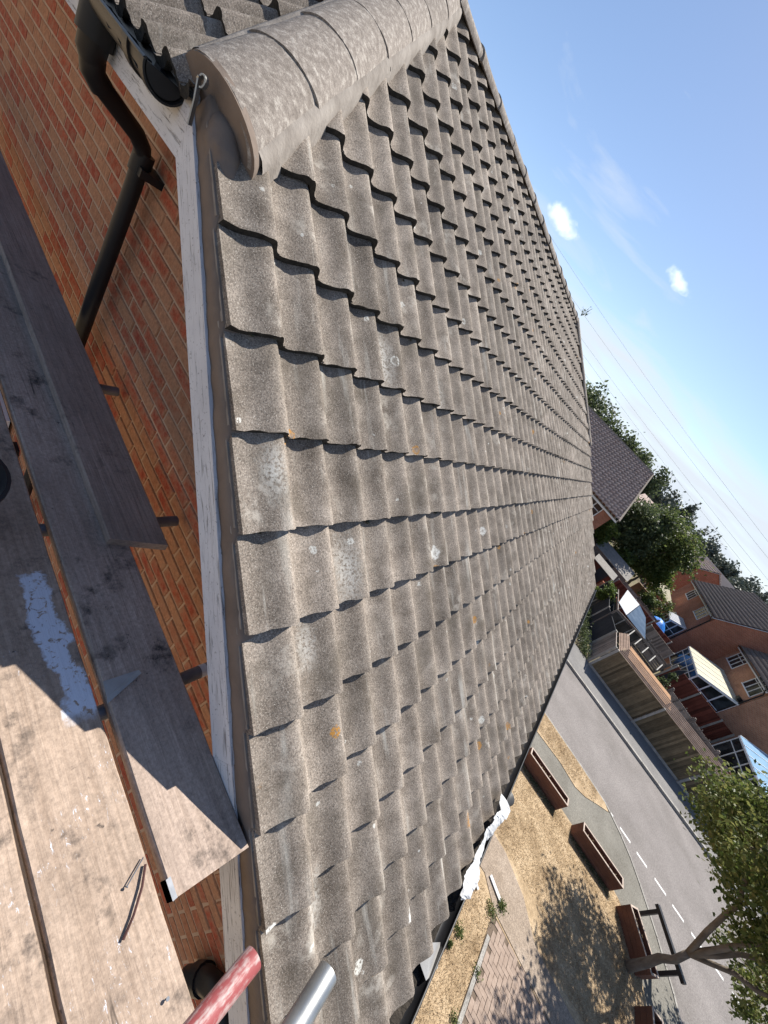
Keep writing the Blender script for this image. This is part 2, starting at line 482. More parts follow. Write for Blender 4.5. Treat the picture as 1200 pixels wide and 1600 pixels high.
M_PVC = simple('black_pvc', (0.010, 0.010, 0.011), (0.018, 0.018, 0.020), 4, 0.42, 0.05, 0.002, 30, spec=0.3)
M_PVCG = simple('dusty_grey_pvc', (0.05, 0.05, 0.05), (0.10, 0.095, 0.09), 5, 0.55, 0.1, 0.002, 30)
M_GALV = simple('galvanised_steel', (0.30, 0.31, 0.31), (0.52, 0.52, 0.50), 12, 0.42, 0.15, 0.002, 60, metal=0.85)
M_DTUBE = simple('dull_scaffold_tube', (0.12, 0.13, 0.15), (0.22, 0.23, 0.25), 12, 0.55, 0.15, 0.002, 60, metal=0.6)
def redtube():
    m, nt, b = newmat('red_painted_tube', 0.5, 0.4)
    v = coords(nt, 'Position', (9, 2, 9)); v0 = coords(nt, 'Position')
    k = mrange(nt, math_(nt, 'ADD', noise(nt, v, 5, 6, 0.7), math_(nt, 'MULTIPLY', noise(nt, v0, 70, 3), 0.25)), 0.58, 0.72)
    c = mix(nt, k, (0.30, 0.075, 0.075), (0.44, 0.33, 0.31))
    nt.links.new(c, b.inputs['Base Color']); bump(nt, b, k, 0.2, 0.002)
    return m
M_RED = redtube()
M_WHITEPL = simple('white_plastic', (0.50, 0.50, 0.50), (0.62, 0.62, 0.61), 20, 0.5, 0.4, 0.01, 40)
M_LEAD = simple('lead_sheet', (0.30, 0.29, 0.28), (0.44, 0.43, 0.41), 10, 0.5, 0.2, 0.003, 40, metal=0.3)
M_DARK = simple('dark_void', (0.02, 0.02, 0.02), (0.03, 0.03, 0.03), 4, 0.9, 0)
M_FELT = simple('roof_underlay', (0.02, 0.019, 0.018), (0.035, 0.033, 0.03), 4, 0.95, 0)

def ground_mat(name, a, b_, c_, s1, s2, rough=0.95, bs=0.5, bd=0.02, fine=60):
    m, nt, b = newmat(name, rough, 0.15)
    v = coords(nt, 'Position')
    c = ramp(nt, noise(nt, v, s1, 6, 0.6), [(0.32, a), (0.52, b_), (0.72, c_)])
    c = mix(nt, 1.0, c, mrange(nt, noise(nt, v, s2, 4, 0.7), 0.3, 0.7, 0.72, 1.28), 'MULTIPLY')
    c = mix(nt, 1.0, c, mrange(nt, noise(nt, v, fine, 3, 0.7), 0.3, 0.7, 0.72, 1.28), 'MULTIPLY')
    nt.links.new(c, b.inputs['Base Color'])
    bump(nt, b, noise(nt, v, s2, 5, 0.7), bs, bd)
    return m
M_LAWN = ground_mat('dry_lawn', (0.24, 0.168, 0.098), (0.385, 0.285, 0.178), (0.50, 0.385, 0.255), 1.6, 19, bd=0.03)
M_GROUND = ground_mat('garden_ground', (0.10, 0.085, 0.055), (0.16, 0.135, 0.085), (0.10, 0.11, 0.05), 0.22, 6)
M_ROAD = ground_mat('road_asphalt', (0.165, 0.150, 0.140), (0.200, 0.182, 0.172), (0.230, 0.210, 0.198), 0.6, 22, bd=0.01, fine=55)
M_PATH = ground_mat('path_asphalt', (0.145, 0.135, 0.116), (0.178, 0.168, 0.146), (0.205, 0.193, 0.168), 1.1, 22, bd=0.01, fine=55)
M_PAVE = ground_mat('pavement_asphalt', (0.150, 0.143, 0.138), (0.185, 0.178, 0.172), (0.22, 0.21, 0.20), 0.8, 40, bd=0.008)
M_CONC = ground_mat('path_concrete', (0.22, 0.172, 0.130), (0.285, 0.228, 0.178), (0.34, 0.278, 0.222), 1.6, 30, bd=0.008)
M_KERB = ground_mat('kerb_concrete', (0.23, 0.215, 0.195), (0.30, 0.285, 0.26), (0.36, 0.34, 0.31), 2.0, 30, bd=0.005)
M_PAVER = simple('paver_block', (0.25, 0.185, 0.145), (0.33, 0.255, 0.205), 9, 0.92, 0.3, 0.004, 80, rand=0.08)
M_SAND = simple('paver_joint_sand', (0.10, 0.075, 0.055), (0.16, 0.12, 0.09), 12, 0.95, 0.3)
M_WLINE = simple('road_paint', (0.50, 0.50, 0.48), (0.74, 0.73, 0.70), 18, 0.8, 0.1)
M_PLANT = wood_mat('planter_timber', (0.130, 0.058, 0.036), (0.215, 0.098, 0.062), 'x', 1.0, stain_amt=0.3)
M_PLANTRIM = simple('planter_rim_timber', (0.36, 0.28, 0.23), (0.48, 0.40, 0.34), 9, 0.85, 0.2)
M_SOIL = simple('planter_soil', (0.018, 0.015, 0.012), (0.05, 0.042, 0.034), 14, 0.98, 0.8, 0.03, 40)
M_BLACK = simple('black_painted_steel', (0.014, 0.014, 0.015), (0.03, 0.03, 0.03), 5, 0.45, 0.1)
M_FENCE = wood_mat('fence_timber', (0.105, 0.080, 0.048), (0.21, 0.165, 0.105), 'z', 1.0, stain_amt=0.4, rv=(0.55, 1.4))
M_FENCE2 = wood_mat('grey_fence_timber', (0.20, 0.165, 0.145), (0.31, 0.265, 0.235), 'z', 1.0, stain_amt=0.3, rv=(0.55, 1.4))
M_REDF = wood_mat('red_stained_fence', (0.105, 0.030, 0.021), (0.175, 0.055, 0.038), 'z', 1.0, stain_amt=0.2, rv=(0.55, 1.4))
M_DARKF = wood_mat('charcoal_fence_paint', (0.028, 0.030, 0.036), (0.05, 0.052, 0.06), 'z', 1.0, stain_amt=0.1)
M_SLAT = wood_mat('pale_slat_timber', (0.30, 0.205, 0.155), (0.43, 0.315, 0.25), 'x', 1.0, stain_amt=0.2)
M_ORANGEW = wood_mat('orange_timber', (0.30, 0.165, 0.085), (0.44, 0.26, 0.145), 'x', 1.0, stain_amt=0.2)
M_POST = simple('concrete_post', (0.26, 0.25, 0.23), (0.38, 0.36, 0.33), 6, 0.9, 0.3)
M_UPVC = simple('white_window_frame', (0.62, 0.63, 0.64), (0.74, 0.75, 0.76), 3, 0.45, 0)
M_POLYC = simple('cream_polycarbonate', (0.46, 0.42, 0.29), (0.54, 0.50, 0.36), 2, 0.4, 0)
M_WROOF = simple('white_roof_sheet', (0.30, 0.315, 0.345), (0.37, 0.385, 0.41), 2, 0.5, 0.1)
M_BLUEGL = simple('blue_tint_glazing', (0.20, 0.36, 0.52), (0.30, 0.46, 0.62), 1.5, 0.12, 0, spec=0.6)
M_TARP = simple('blue_tarpaulin', (0.015, 0.13, 0.52), (0.03, 0.25, 0.72), 5, 0.45, 0.6, 0.05, 7)
M_CANVAS = simple('cream_canvas', (0.48, 0.43, 0.30), (0.56, 0.51, 0.37), 3, 0.8, 0.1)
M_SHEDROOF = simple('grey_roof_felt', (0.20, 0.185, 0.17), (0.29, 0.27, 0.25), 4, 0.9, 0.2)
def glass():
    m, nt, b = newmat('window_glass', 0.08, 0.28)
    v = coords(nt, 'Position')
    c = ramp(nt, noise(nt, v, 1.3, 3), [(0.4, (0.012, 0.015, 0.017)), (0.65, (0.06, 0.07, 0.075))])
    nt.links.new(c, b.inputs['Base Color'])
    return m
M_GLASS = glass()
def farbrick(name, c1, c2, cm):
    m, nt, b = newmat(name, 0.92, 0.15)
    g = nt.nodes.new("ShaderNodeNewGeometry")
    sp = nt.nodes.new("ShaderNodeSeparateXYZ"); nt.links.new(g.outputs['Position'], sp.inputs[0])
    cb = nt.nodes.new("ShaderNodeCombineXYZ")
    nt.links.new(math_(nt, 'ADD', sp.outputs[0], sp.outputs[1]), cb.inputs[0]); nt.links.new(sp.outputs[2], cb.inputs[1])
    br = nt.nodes.new("ShaderNodeTexBrick")
    br.inputs['Scale'].default_value = 1.0; br.inputs['Brick Width'].default_value = 0.225; br.inputs['Row Height'].default_value = 0.075
    br.inputs['Mortar Size'].default_value = 0.008
    br.inputs['Color1'].default_value = (*c1, 1); br.inputs['Color2'].default_value = (*c2, 1); br.inputs['Mortar'].default_value = (*cm, 1)
    nt.links.new(cb.outputs[0], br.inputs['Vector'])
    c = mix(nt, 1.0, br.outputs['Color'], mrange(nt, noise(nt, coords(nt, 'Position'), 0.9, 5), 0.3, 0.7, 0.8, 1.2), 'MULTIPLY')
    nt.links.new(c, b.inputs['Base Color'])
    return m
M_FARB = farbrick('red_house_brick', (0.38, 0.135, 0.082), (0.28, 0.095, 0.058), (0.36, 0.27, 0.20))
M_FARB2 = farbrick('orange_house_brick', (0.43, 0.205, 0.118), (0.33, 0.145, 0.085), (0.38, 0.29, 0.215))
M_FARROOF = simple('far_roof_tiles', (0.125, 0.102, 0.092), (0.20, 0.168, 0.152), 5, 0.9, 0.3, 0.01, 40)
M_FARROOF2 = simple('pink_roof_tiles', (0.33, 0.242, 0.205), (0.46, 0.36, 0.31), 2.5, 0.9, 0.3, 0.01, 30)
M_RENDER = simple('pale_render', (0.52, 0.47, 0.43), (0.62, 0.57, 0.53), 1, 0.85, 0)
M_BARK = simple('tree_bark', (0.12, 0.095, 0.073), (0.23, 0.19, 0.15), 9, 0.95, 0.8, 0.02, 40, stretch=(1, 1, 0.3))

def leafmat(name, c1, c2, c3, transl=0.45):
    m = bpy.data.materials.new(name); m.use_nodes = True; MATS[name] = m
    nt = m.node_tree; nt.nodes.clear()
    out = nt.nodes.new("ShaderNodeOutputMaterial")
    v = coords(nt, 'Position')
    g = nt.nodes.new("ShaderNodeNewGeometry")
    n = noise(nt, v, 1.6, 3)
    rnd = math_(nt, 'ADD', math_(nt, 'MULTIPLY', g.outputs['Random Per Island'], 0.55), math_(nt, 'MULTIPLY', n, 0.45))
    c = ramp(nt, rnd, [(0.22, c1), (0.5, c2), (0.80, c3)])
    d = nt.nodes.new("ShaderNodeBsdfPrincipled"); d.inputs['Roughness'].default_value = 0.5; d.inputs['Specular IOR Level'].default_value = 0.35
    t = nt.nodes.new("ShaderNodeBsdfTranslucent")
    mxs = nt.nodes.new("ShaderNodeMixShader"); mxs.inputs[0].default_value = transl
    nt.links.new(c, d.inputs['Base Color']); nt.links.new(c, t.inputs['Color'])
    nt.links.new(d.outputs[0], mxs.inputs[1]); nt.links.new(t.outputs[0], mxs.inputs[2]); nt.links.new(mxs.outputs[0], out.inputs[0])
    return m
L_NEAR = leafmat('leaf_street_tree', (0.062, 0.092, 0.022), (0.125, 0.160, 0.042), (0.25, 0.245, 0.085))
L_MID = leafmat('leaf_garden_tree', (0.055, 0.082, 0.024), (0.11, 0.145, 0.042), (0.19, 0.215, 0.075))
L_DARK = leafmat('leaf_dark_tree', (0.045, 0.064, 0.028), (0.082, 0.108, 0.046), (0.13, 0.155, 0.07))
L_BRIGHT = leafmat('leaf_bright_shrub', (0.06, 0.10, 0.022), (0.115, 0.165, 0.038), (0.20, 0.24, 0.07))
L_FAR = leafmat('leaf_hazy_far_wood', (0.062, 0.080, 0.062), (0.095, 0.115, 0.090), (0.135, 0.15, 0.12), 0.2)  # distance haze put into the leaf colour: paler, greyer greens
M_STRAW = leafmat('dry_grass_blade', (0.26, 0.178, 0.098), (0.47, 0.36, 0.225), (0.66, 0.55, 0.375), 0.3)

# ------------------------------------------------------------------ ground, road, paths
def sheet(name, poly, z, mat, label=None):
    m = MB().add([(x, y, z) for x, y in poly], [tuple(range(len(poly)))])
    o = m.build(name, mat, fixn=False)
    return tag(o, label, kind='structure')

def slab(name, poly, z0, z1, mat):
    return tag(MB().prism(poly, z0, z1).build(name, mat), kind='structure')

sheet('ground', [(-900, -900), (900, -900), (900, 900), (-900, 900)], -0.14, M_GROUND)
EDGE = [(-60, 13.9), (7.0, 14.02), (10.2, 14.0), (11.3, 13.93), (11.57, 13.82), (12.1, 13.55), (12.55, 13.2), (12.95, 12.75), (13.3, 12.3), (13.62, 11.85), (13.9, 11.38), (14.15, 10.95), (14.32, 10.5), (14.6, 9.4), (14.75, 8.0), (14.8, 0), (14.8, -60)]
road_poly = EDGE + [(21.5, -60), (21.5, 6), (22.6, 11), (25.5, 13.8), (70, 14.2), (70, 19.1), (-60, 19.1)]
sheet('road', road_poly, -0.05, M_ROAD)
LAWN_R = [(12.15, 11.22), (12.55, 10.85), (12.95, 10.3), (13.2, 9.6), (13.35, 8.6), (13.4, 0), (13.4, -60)]
path_poly = [(-60, 12.62), (7.9, 12.66), (9.3, 12.84), (10.05, 12.75), (10.5, 12.95), (11.0, 13.35), (11.5, 13.72)] + EDGE[4:] + list(reversed(LAWN_R)) + [(11.9, 11.28), (10.4, 11.3), (8.0, 11.28), (-60, 11.2)]
slab('footpath', path_poly, -0.13, -0.004, M_PATH)
verge_poly = [(-60, 12.62), (7.9, 12.66), (9.3, 12.84), (10.05, 12.75), (10.5, 12.95), (11.0, 13.35), (11.5, 13.72), (11.3, 13.9), (10.2, 13.97), (7.0, 13.99), (-60, 13.87)]
slab('grass_verge', verge_poly, -0.12, 0.012, M_LAWN)
lawn_poly = [(-60, 11.2), (8.0, 11.28), (10.4, 11.3), (11.9, 11.28)] + LAWN_R + [(-60, -60)]
slab('lawn', lawn_poly, -0.12, 0.0, M_LAWN)
# flush concrete edging along the footpath
kb = MB()
for i in range(1, len(EDGE) - 2):
    a, b = Vector((*EDGE[i], -0.015)), Vector((*EDGE[i + 1], -0.015))
    kb.beam(a, b + (b - a).normalized() * 0.01, 0.07, 0.06)
tag(kb.build('path_edging', M_KERB), kind='structure')
# raised kerb on the far side of the road, stone by stone, and the pavement behind it
far_kerb = tag(MB().box(-60, 70, 19.14, 19.25, -0.2, 0.03).build('kerb', M_KERB), kind='structure')
ks = MB().box(0, 0.905, 19.10, 19.235, -0.06, 0.062).mesh('kerb_stone'); ks.materials.append(M_KERB)
for i in range(26):
    o = mobj('kerb_stone', ks, None, far_kerb)
    o.location = (3.0 + i * 0.915, random.uniform(-.004, .004), 0.0 if i > 6 else -0.0)
slab('pavement', [(-60, 19.235), (70, 19.235), (70, 21.6), (-60, 21.6)], -0.1, 0.055, M_PAVE)
# give-way dashes
rm = tag(MB().box(11.31, 11.78, 13.93 - .05, 13.93 + .05, -0.048, -0.0455).build('road_marking', M_WLINE), kind='structure')
for (x0, x1, y) in ((12.11, 12.59, 13.90), (12.88, 13.34, 13.88), (13.68, 14.17, 13.89), (14.44, 14.91, 13.87), (15.22, 15.7, 13.87), (16.0, 16.48, 13.87), (16.8, 17.3, 13.87)):
    MB().box(x0, x1, y - .045, y + .045, -0.048, -0.0455).build('dash', M_WLINE, rm)
# pale worn concrete path along the house
cpath = slab('concrete_path', [(7.3, 6.95), (8.3, 7.1), (8.78, 6.80), (11.0, 6.62), (15, 6.5), (15, 7.35), (11, 7.25), (9.9, 7.35), (9.35, 7.8), (8.6, 8.05), (7.3, 8.0)], -0.1, 0.012, M_CONC)
# herringbone block paving
pav = slab('block_paving', [(8.86, 3.2), (13.3, 3.2), (13.3, 6.55), (10.8, 6.62), (8.78, 6.75)], -0.1, 0.006, M_SAND)
bw, bl = 0.1, 0.2
pm_h = MB().box(-bl / 2 + .004, bl / 2 - .004, -bw / 2 + .004, bw / 2 - .004, -0.03, 0.0).mesh('paver'); pm_h.materials.append(M_PAVER)
pm_v = MB().box(-bw / 2 + .004, bw / 2 - .004, -bl / 2 + .004, bl / 2 - .004, -0.03, 0.0).mesh('paver'); pm_v.materials.append(M_PAVER)
# a standard herringbone tiling: blocks at (2k) steps
cand = []
for a in range(-60, 120):
    for b in range(-60, 60):
        x = (a + 2 * b) * bw; y = (a - 2 * b) * bw
        cand.append(('h', 8.9 + x + bw, 4.6 + y + bw / 2))
        cand.append(('v', 8.9 + x + 2.5 * bw, 4.6 + y))
def in_pav(x, y):
    return 8.93 < x < 13.2 and 3.25 < y < 6.72 - (x - 8.8) * 0.065
pv = [(k, x, y) for k, x, y in cand if in_pav(x, y) and in_view((x, y, 0), 30)]
pv.sort(key=lambda t: (Vector((t[1], t[2], 0)) - CAM).length)
rest = MB()
for n_, (k, x, y) in enumerate(pv):
    z = 0.019 + random.uniform(-.003, .003)
    if n_ < 300:
        o = mobj('paver', pm_h if k == 'h' else pm_v, None, pav)
        o.location = (x, y, z); o.rotation_euler = (random.uniform(-.012, .012), random.uniform(-.012, .012), random.uniform(-.012, .012))
    else:
        hx, hy = (bl / 2, bw / 2) if k == 'h' else (bw / 2, bl / 2)
        rest.box(x - hx + .004, x + hx - .004, y - hy + .004, y + hy - .004, z - .03, z)
if rest.v:
    tag(rest.build('paver_field', M_PAVER, pav), kind='stuff')
tag(MB().box(8.80, 8.88, 3.2, 6.3, -0.05, 0.035).build('paving_edging', M_KERB), kind='structure')

def blades(name, regions, n, mat, hmin, hmax, width, z0=0.0, seed=1):
    r = np.random.default_rng(seed)
    P = []
    tot = sum(q[4] for q in regions)
    for (x0, x1, y0, y1, wt) in regions:
        k = int(n * wt / tot)
        P.append(np.stack([r.uniform(x0, x1, k), r.uniform(y0, y1, k)], 1))
    P = np.concatenate(P); k = len(P)
    a = r.uniform(0, 2 * np.pi, k); h = r.uniform(hmin, hmax, k); w = r.uniform(.5, 1, k) * width
    lean = r.uniform(0.4, 1.8, k) * h; la = r.uniform(0, 2 * np.pi, k)
    z = np.full(k, z0)
    V = np.empty((k, 3, 3), np.float32)
    V[:, 0] = np.stack([P[:, 0] - np.cos(a) * w, P[:, 1] - np.sin(a) * w, z], 1)
    V[:, 1] = np.stack([P[:, 0] + np.cos(a) * w, P[:, 1] + np.sin(a) * w, z], 1)
    V[:, 2] = np.stack([P[:, 0] + np.cos(la) * lean, P[:, 1] + np.sin(la) * lean, z + h], 1)
    F = np.arange(k * 3, dtype=np.int32).reshape(k, 3)
    return mobj(name, npmesh(name, V.reshape(-1, 3), F), mat)
g = blades('dry_grass', [(7.0, 8.8, 3.6, 6.85, 6), (8.6, 12.5, 8.1, 11.2, 11), (7.0, 8.6, 8.1, 11.2, 4), (9.9, 13.0, 7.45, 8.2, 2.4), (12.2, 13.0, 8.2, 10.1, 1.2)], 52000, M_STRAW, 0.015, 0.05, 0.006, 0.0)
tag(g, 'short straw coloured dry grass covering the lawn', kind='stuff')
g = blades('verge_grass', [(7.2, 10.0, 12.85, 13.95, 3.1), (10.0, 10.9, 13.2, 13.9, .6)], 9000, M_STRAW, 0.015, 0.05, 0.006, 0.012, 5)
tag(g, 'dry straw grass on the narrow verge beside the road', kind='stuff')

# ------------------------------------------------------------------ the tiled house
TH = 0.62138
CT, ST, TT = math.cos(TH), math.sin(TH), math.tan(TH)
ZR = 8.45
A = 1.93                 # half-hip: half width and run
LEN = 10.03
GAUGE = 0.3105
PITCH = 0.1989           # cover width of one pantile
SROW = [2.6833 + GAUGE * k for k in range(-8, 9)] + [5.500, 5.850]   # lower edge of each course, down the slope from the ridge
S_EAVE = SROW[-1]
X_EAVE = S_EAVE * CT
Z_EAVE = ZR - S_EAVE * ST
WALL_Y = 0.30
house = empty('brick_house', 'brick house with brown pantiled half-hipped roof filling the photograph', 'house', (4.4, 0.3, -0.1))
def hp(o):
    o.parent = house
    return at_origin(o, house)

# roof deck (dark underlay) is the part that carries the tiles
dk = MB()
o_ = -0.075
def rp(s, y, h):
    return (s * CT + h * ST, y, ZR - s * ST + h * CT)
def rph(s, x, h):        # half-hip plane at the near end: slope distance s from ridge height
    return (x, A - s * CT - h * ST, ZR - s * ST + h * CT)
sA = A / CT
dk.add([rp(0.0, A, o_), rp(sA, 0.03, o_), rp(S_EAVE - .02, 0.03, o_), rp(S_EAVE - .02, LEN - .03, o_), rp(sA, LEN - .03, o_), rp(0, LEN - A, o_)], [(0, 1, 2, 3, 4, 5)])
dk.add([(-x, y, z) for (x, y, z) in [rp(0.0, A, o_), rp(sA, 0.03, o_), rp(S_EAVE - .02, 0.03, o_), rp(S_EAVE - .02, LEN - .03, o_), rp(sA, LEN - .03, o_), rp(0, LEN - A, o_)]], [(5, 4, 3, 2, 1, 0)])
e0 = rp(sA, 0.03, o_)
dk.add([rp(0.0, A, o_), (-e0[0], e0[1], e0[2]), e0], [(0, 1, 2)])
roof = hp(dk.build('roof', M_FELT, fixn=False))

NP = 15
def profile(t):
    h = 0.054
    if t < 0.74:
        return h * (0.5 - 0.5 * math.cos(math.pi * (max(0, t) / 0.74) ** 1.30))
    return 0.004 + (h - 0.004) * (0.5 + 0.5 * math.cos(math.pi * min(1, (t - 0.74) / 0.28)))
TS = [-0.02, .12, .24, .35, .45, .54, .62, .69, .75, .81, .87, .92, .97, 1.01, 1.04]
def tile_geo(seed, length=GAUGE + 0.075):
    """pantile in local axes: x along the course, y down the slope (lower edge at 0), z out of the roof"""
    r = random.Random(seed)
    V = []; F = []
    th = 0.029; n = len(TS)
    tilt = 0.032 / GAUGE
    rows = [(-length, 0), (-length * .5, 0), (0, 0)]
    for (y, _) in rows:
        for t in TS:
            jit = r.uniform(-.0035, .0035) if y == 0 else 0
            V.append((t * PITCH, y + jit, profile(t) + y * tilt))
    for (y, _) in rows:
        for t in TS:
            V.append((t * PITCH, y, profile(t) + y * tilt - th))
    N = n * 3
    for k in range(2):
        for i in range(n - 1):
            a = k * n + i
            F.append((a, a + n, a + n + 1, a + 1))
    for i in range(n - 1):
        F.append((2 * n + i, N + 2 * n + i, N + 2 * n + i + 1, 2 * n + i + 1))
    for k in range(2):
        a = k * n; F.append((a, N + a, N + a + n, a + n))
        a = k * n + n - 1; F.append((a, a + n, N + a + n, N + a))
    for i in range(n - 1):
        F.append((N + n + i, N + n + i + 1, N + 2 * n + i + 1, N + 2 * n + i))
    return V, F
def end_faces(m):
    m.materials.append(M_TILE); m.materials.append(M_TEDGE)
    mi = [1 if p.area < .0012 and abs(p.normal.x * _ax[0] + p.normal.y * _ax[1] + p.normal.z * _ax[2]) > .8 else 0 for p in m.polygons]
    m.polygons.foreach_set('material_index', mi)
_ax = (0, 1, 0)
TGEO = [tile_geo(s) for s in range(5)]
TMESH = []
for V, F in TGEO:
    m = bpy.data.meshes.new('roof_tile'); m.from_pydata(V, [], F); m.update()
    m.polygons.foreach_set('use_smooth', [True] * len(m.polygons)); m.set_sharp_from_angle(angle=math.radians(45))
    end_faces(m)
    TMESH.append(m)

tiles = []       # (matrix, clip planes, distance)
B_main = Matrix(((0, CT, ST), (1, 0, 0), (0, -ST, CT)))
B_hip = Matrix(((1, 0, 0), (0, -CT, -ST), (0, -ST, CT)))
def jitter(b):
    e = Matrix.Rotation(random.uniform(-.006, .006), 3, 'Z') @ Matrix.Rotation(random.uniform(-.010, .010), 3, 'X') @ Matrix.Rotation(random.uniform(-.008, .008), 3, 'Y')
    return b @ e
ncol = int(round(LEN / PITCH))
for s in SROW:
    for c in range(ncol):
        y0 = c * PITCH
        x_lo, x_hi = s * CT, (s - GAUGE - .07) * CT
        # whole tile beyond the hip line? (near: y < A - x, far: y > LEN - A + x)
        if y0 + PITCH * 1.1 < A - x_lo or y0 > LEN - A + x_lo:
            continue
        clip = []
        if y0 < A + .13 - x_hi: clip.append('near')
        if y0 + PITCH * 1.1 > LEN - A - .13 + x_hi: clip.append('far')
        P = Vector(rp(s, y0 + .014, random.uniform(-.0015, .0025)))
        P.x += random.uniform(-.004, .004) * CT; P.z -= random.uniform(-.003, .003) * ST
        Mx = jitter(B_main).to_4x4(); Mx.translation = P
        ctr = Vector(rp(s - .15, y0 + PITCH / 2, .02))
        tiles.append((Mx, clip, ctr))
for s in [sA + 0.045 - GAUGE * k for k in range(0, 8)]:
    for c in range(-11, 11):
        x0 = c * PITCH - 0.02
        y_lo = A - s * CT; y_hi = A - (s - GAUGE - .07) * CT
        xm = x0 + PITCH / 2
        lim = A - y_lo
        if x0 > lim or x0 + PITCH * 1.1 < -lim:
            continue
        clip = ['hip']
        Mx = jitter(B_hip).to_4x4(); Mx.translation = Vector(rph(s, x0, 0))
        tiles.append((Mx, clip, Vector(rph(s - .15, xm, .02))))
def score(ctr):
    q = pj(ctr)
    if q is None or not (-40 < q[0] < 1240 and -40 < q[1] < 1640):
        return 1e6 + (ctr - CAM).length
    n = Vector((ST, 0, CT)) if ctr.y > A - ctr.x else Vector((0, -ST, CT))
    d = CAM - ctr
    cosv = max(0.02, n.dot(d.normalized()))
    return d.length_squared / cosv
tiles.sort(key=lambda t: score(t[2]))
hipN = Vector((1, 1, 0)).normalized()
def clipped_mesh(Mx, clip, gi):
    V, F = TGEO[gi]
    bm = bmesh.new()
    vv = [bm.verts.new(Mx @ Vector(v)) for v in V]
    for f in F:
        bm.faces.new([vv[i] for i in f])
    def cut(co, no):
        bmesh.ops.bisect_plane(bm, geom=bm.verts[:] + bm.edges[:] + bm.faces[:], plane_co=co, plane_no=no, clear_inner=True)
    if 'near' in clip: cut(Vector((A + .11, 0, 0)), Vector((1, 1, 0)))
    if 'far' in clip: cut(Vector((0, LEN - A - .10, 0)), Vector((1, -1, 0)))
    if 'hip' in clip:
        cut(Vector((A - .11, 0, 0)), Vector((-1, -1, 0)))
        cut(Vector((-A + .11, 0, 0)), Vector((1, -1, 0)))
    if not bm.faces:
        bm.free(); return None
    m = bpy.data.meshes.new('roof_tile'); bm.to_mesh(m); bm.free()
    m.polygons.foreach_set('use_smooth', [True] * len(m.polygons)); m.set_sharp_from_angle(angle=math.radians(45))
    ax = (CT, 0, -ST) if 'hip' not in clip else (0, -CT, -ST)
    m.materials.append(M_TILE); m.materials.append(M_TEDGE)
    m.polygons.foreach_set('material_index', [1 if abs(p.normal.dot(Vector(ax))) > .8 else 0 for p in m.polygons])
    return m
ntile = 0
jv = []; jf = []; jm = []; base = 0
hoff = Matrix.Translation(-house.location)
for i, (Mx, clip, ctr) in enumerate(tiles):
    gi = i % 5
    if ntile < 300:
        if clip:
            m = clipped_mesh(Mx, clip, gi)
            if m is None: continue
            mobj('roof_tile', m, None, roof)
        else:
            o = mobj('roof_tile', TMESH[gi], None, roof)
            o.matrix_local = Mx
        ntile += 1
    else:
        if clip:
            m = clipped_mesh(Mx, clip, gi)
            if m is None: continue
            V = [tuple(v.co) for v in m.vertices]; F = [tuple(p.vertices) for p in m.polygons]
            mi_ = [p.material_index for p in m.polygons]
            bpy.data.meshes.remove(m)
        else:
            V = [tuple(Mx @ Vector(v)) for v in TGEO[gi][0]]; F = TGEO[gi][1]; mi_ = [p.material_index for p in TMESH[gi].polygons]
        jm += mi_
        jv += V; jf += [tuple(k + base for k in f) for f in F]; base += len(V)
m = bpy.data.meshes.new('roof_tile_field'); m.from_pydata(jv, [], jf); m.update()
m.polygons.foreach_set('use_smooth', [True] * len(m.polygons)); m.set_sharp_from_angle(angle=math.radians(45))
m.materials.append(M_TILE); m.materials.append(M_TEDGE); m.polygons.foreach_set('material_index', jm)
tag(mobj('roof_tile_field', m, None, roof), kind='stuff')
mo_ = bmesh.new(); mr = random.Random(17)
for k in range(230):
    s_ = mr.choice(SROW[4:18]); yy = mr.uniform(.03, 6.5) ** 1.0
    if yy < A - s_ * CT + .25: continue
    t_ = ((yy - .014) / PITCH) % 1.0
    if t_ > .5 and mr.random() < .7: continue
    rr = mr.uniform(.004, .010)
    P = Vector(rp(s_ + mr.uniform(.0, .012), yy, profile(t_) - .026 + .004))
    mt = Matrix.Translation(P) @ Matrix.Rotation(mr.uniform(0, 3), 4, 'Z') @ Matrix.Diagonal((rr * mr.uniform(.8, 1.8), rr * mr.uniform(.8, 1.8), rr * .8, 1))
    bmesh.ops.create_icosphere(mo_, subdivisions=1, radius=1.0, matrix=mt)
mm_ = bpy.data.meshes.new('moss'); mo_.to_mesh(mm_); mo_.free()
tag(mobj('moss', mm_, simple('moss', (.035, .036, .022), (.085, .08, .055), 60, .98, .6), roof), kind='stuff')
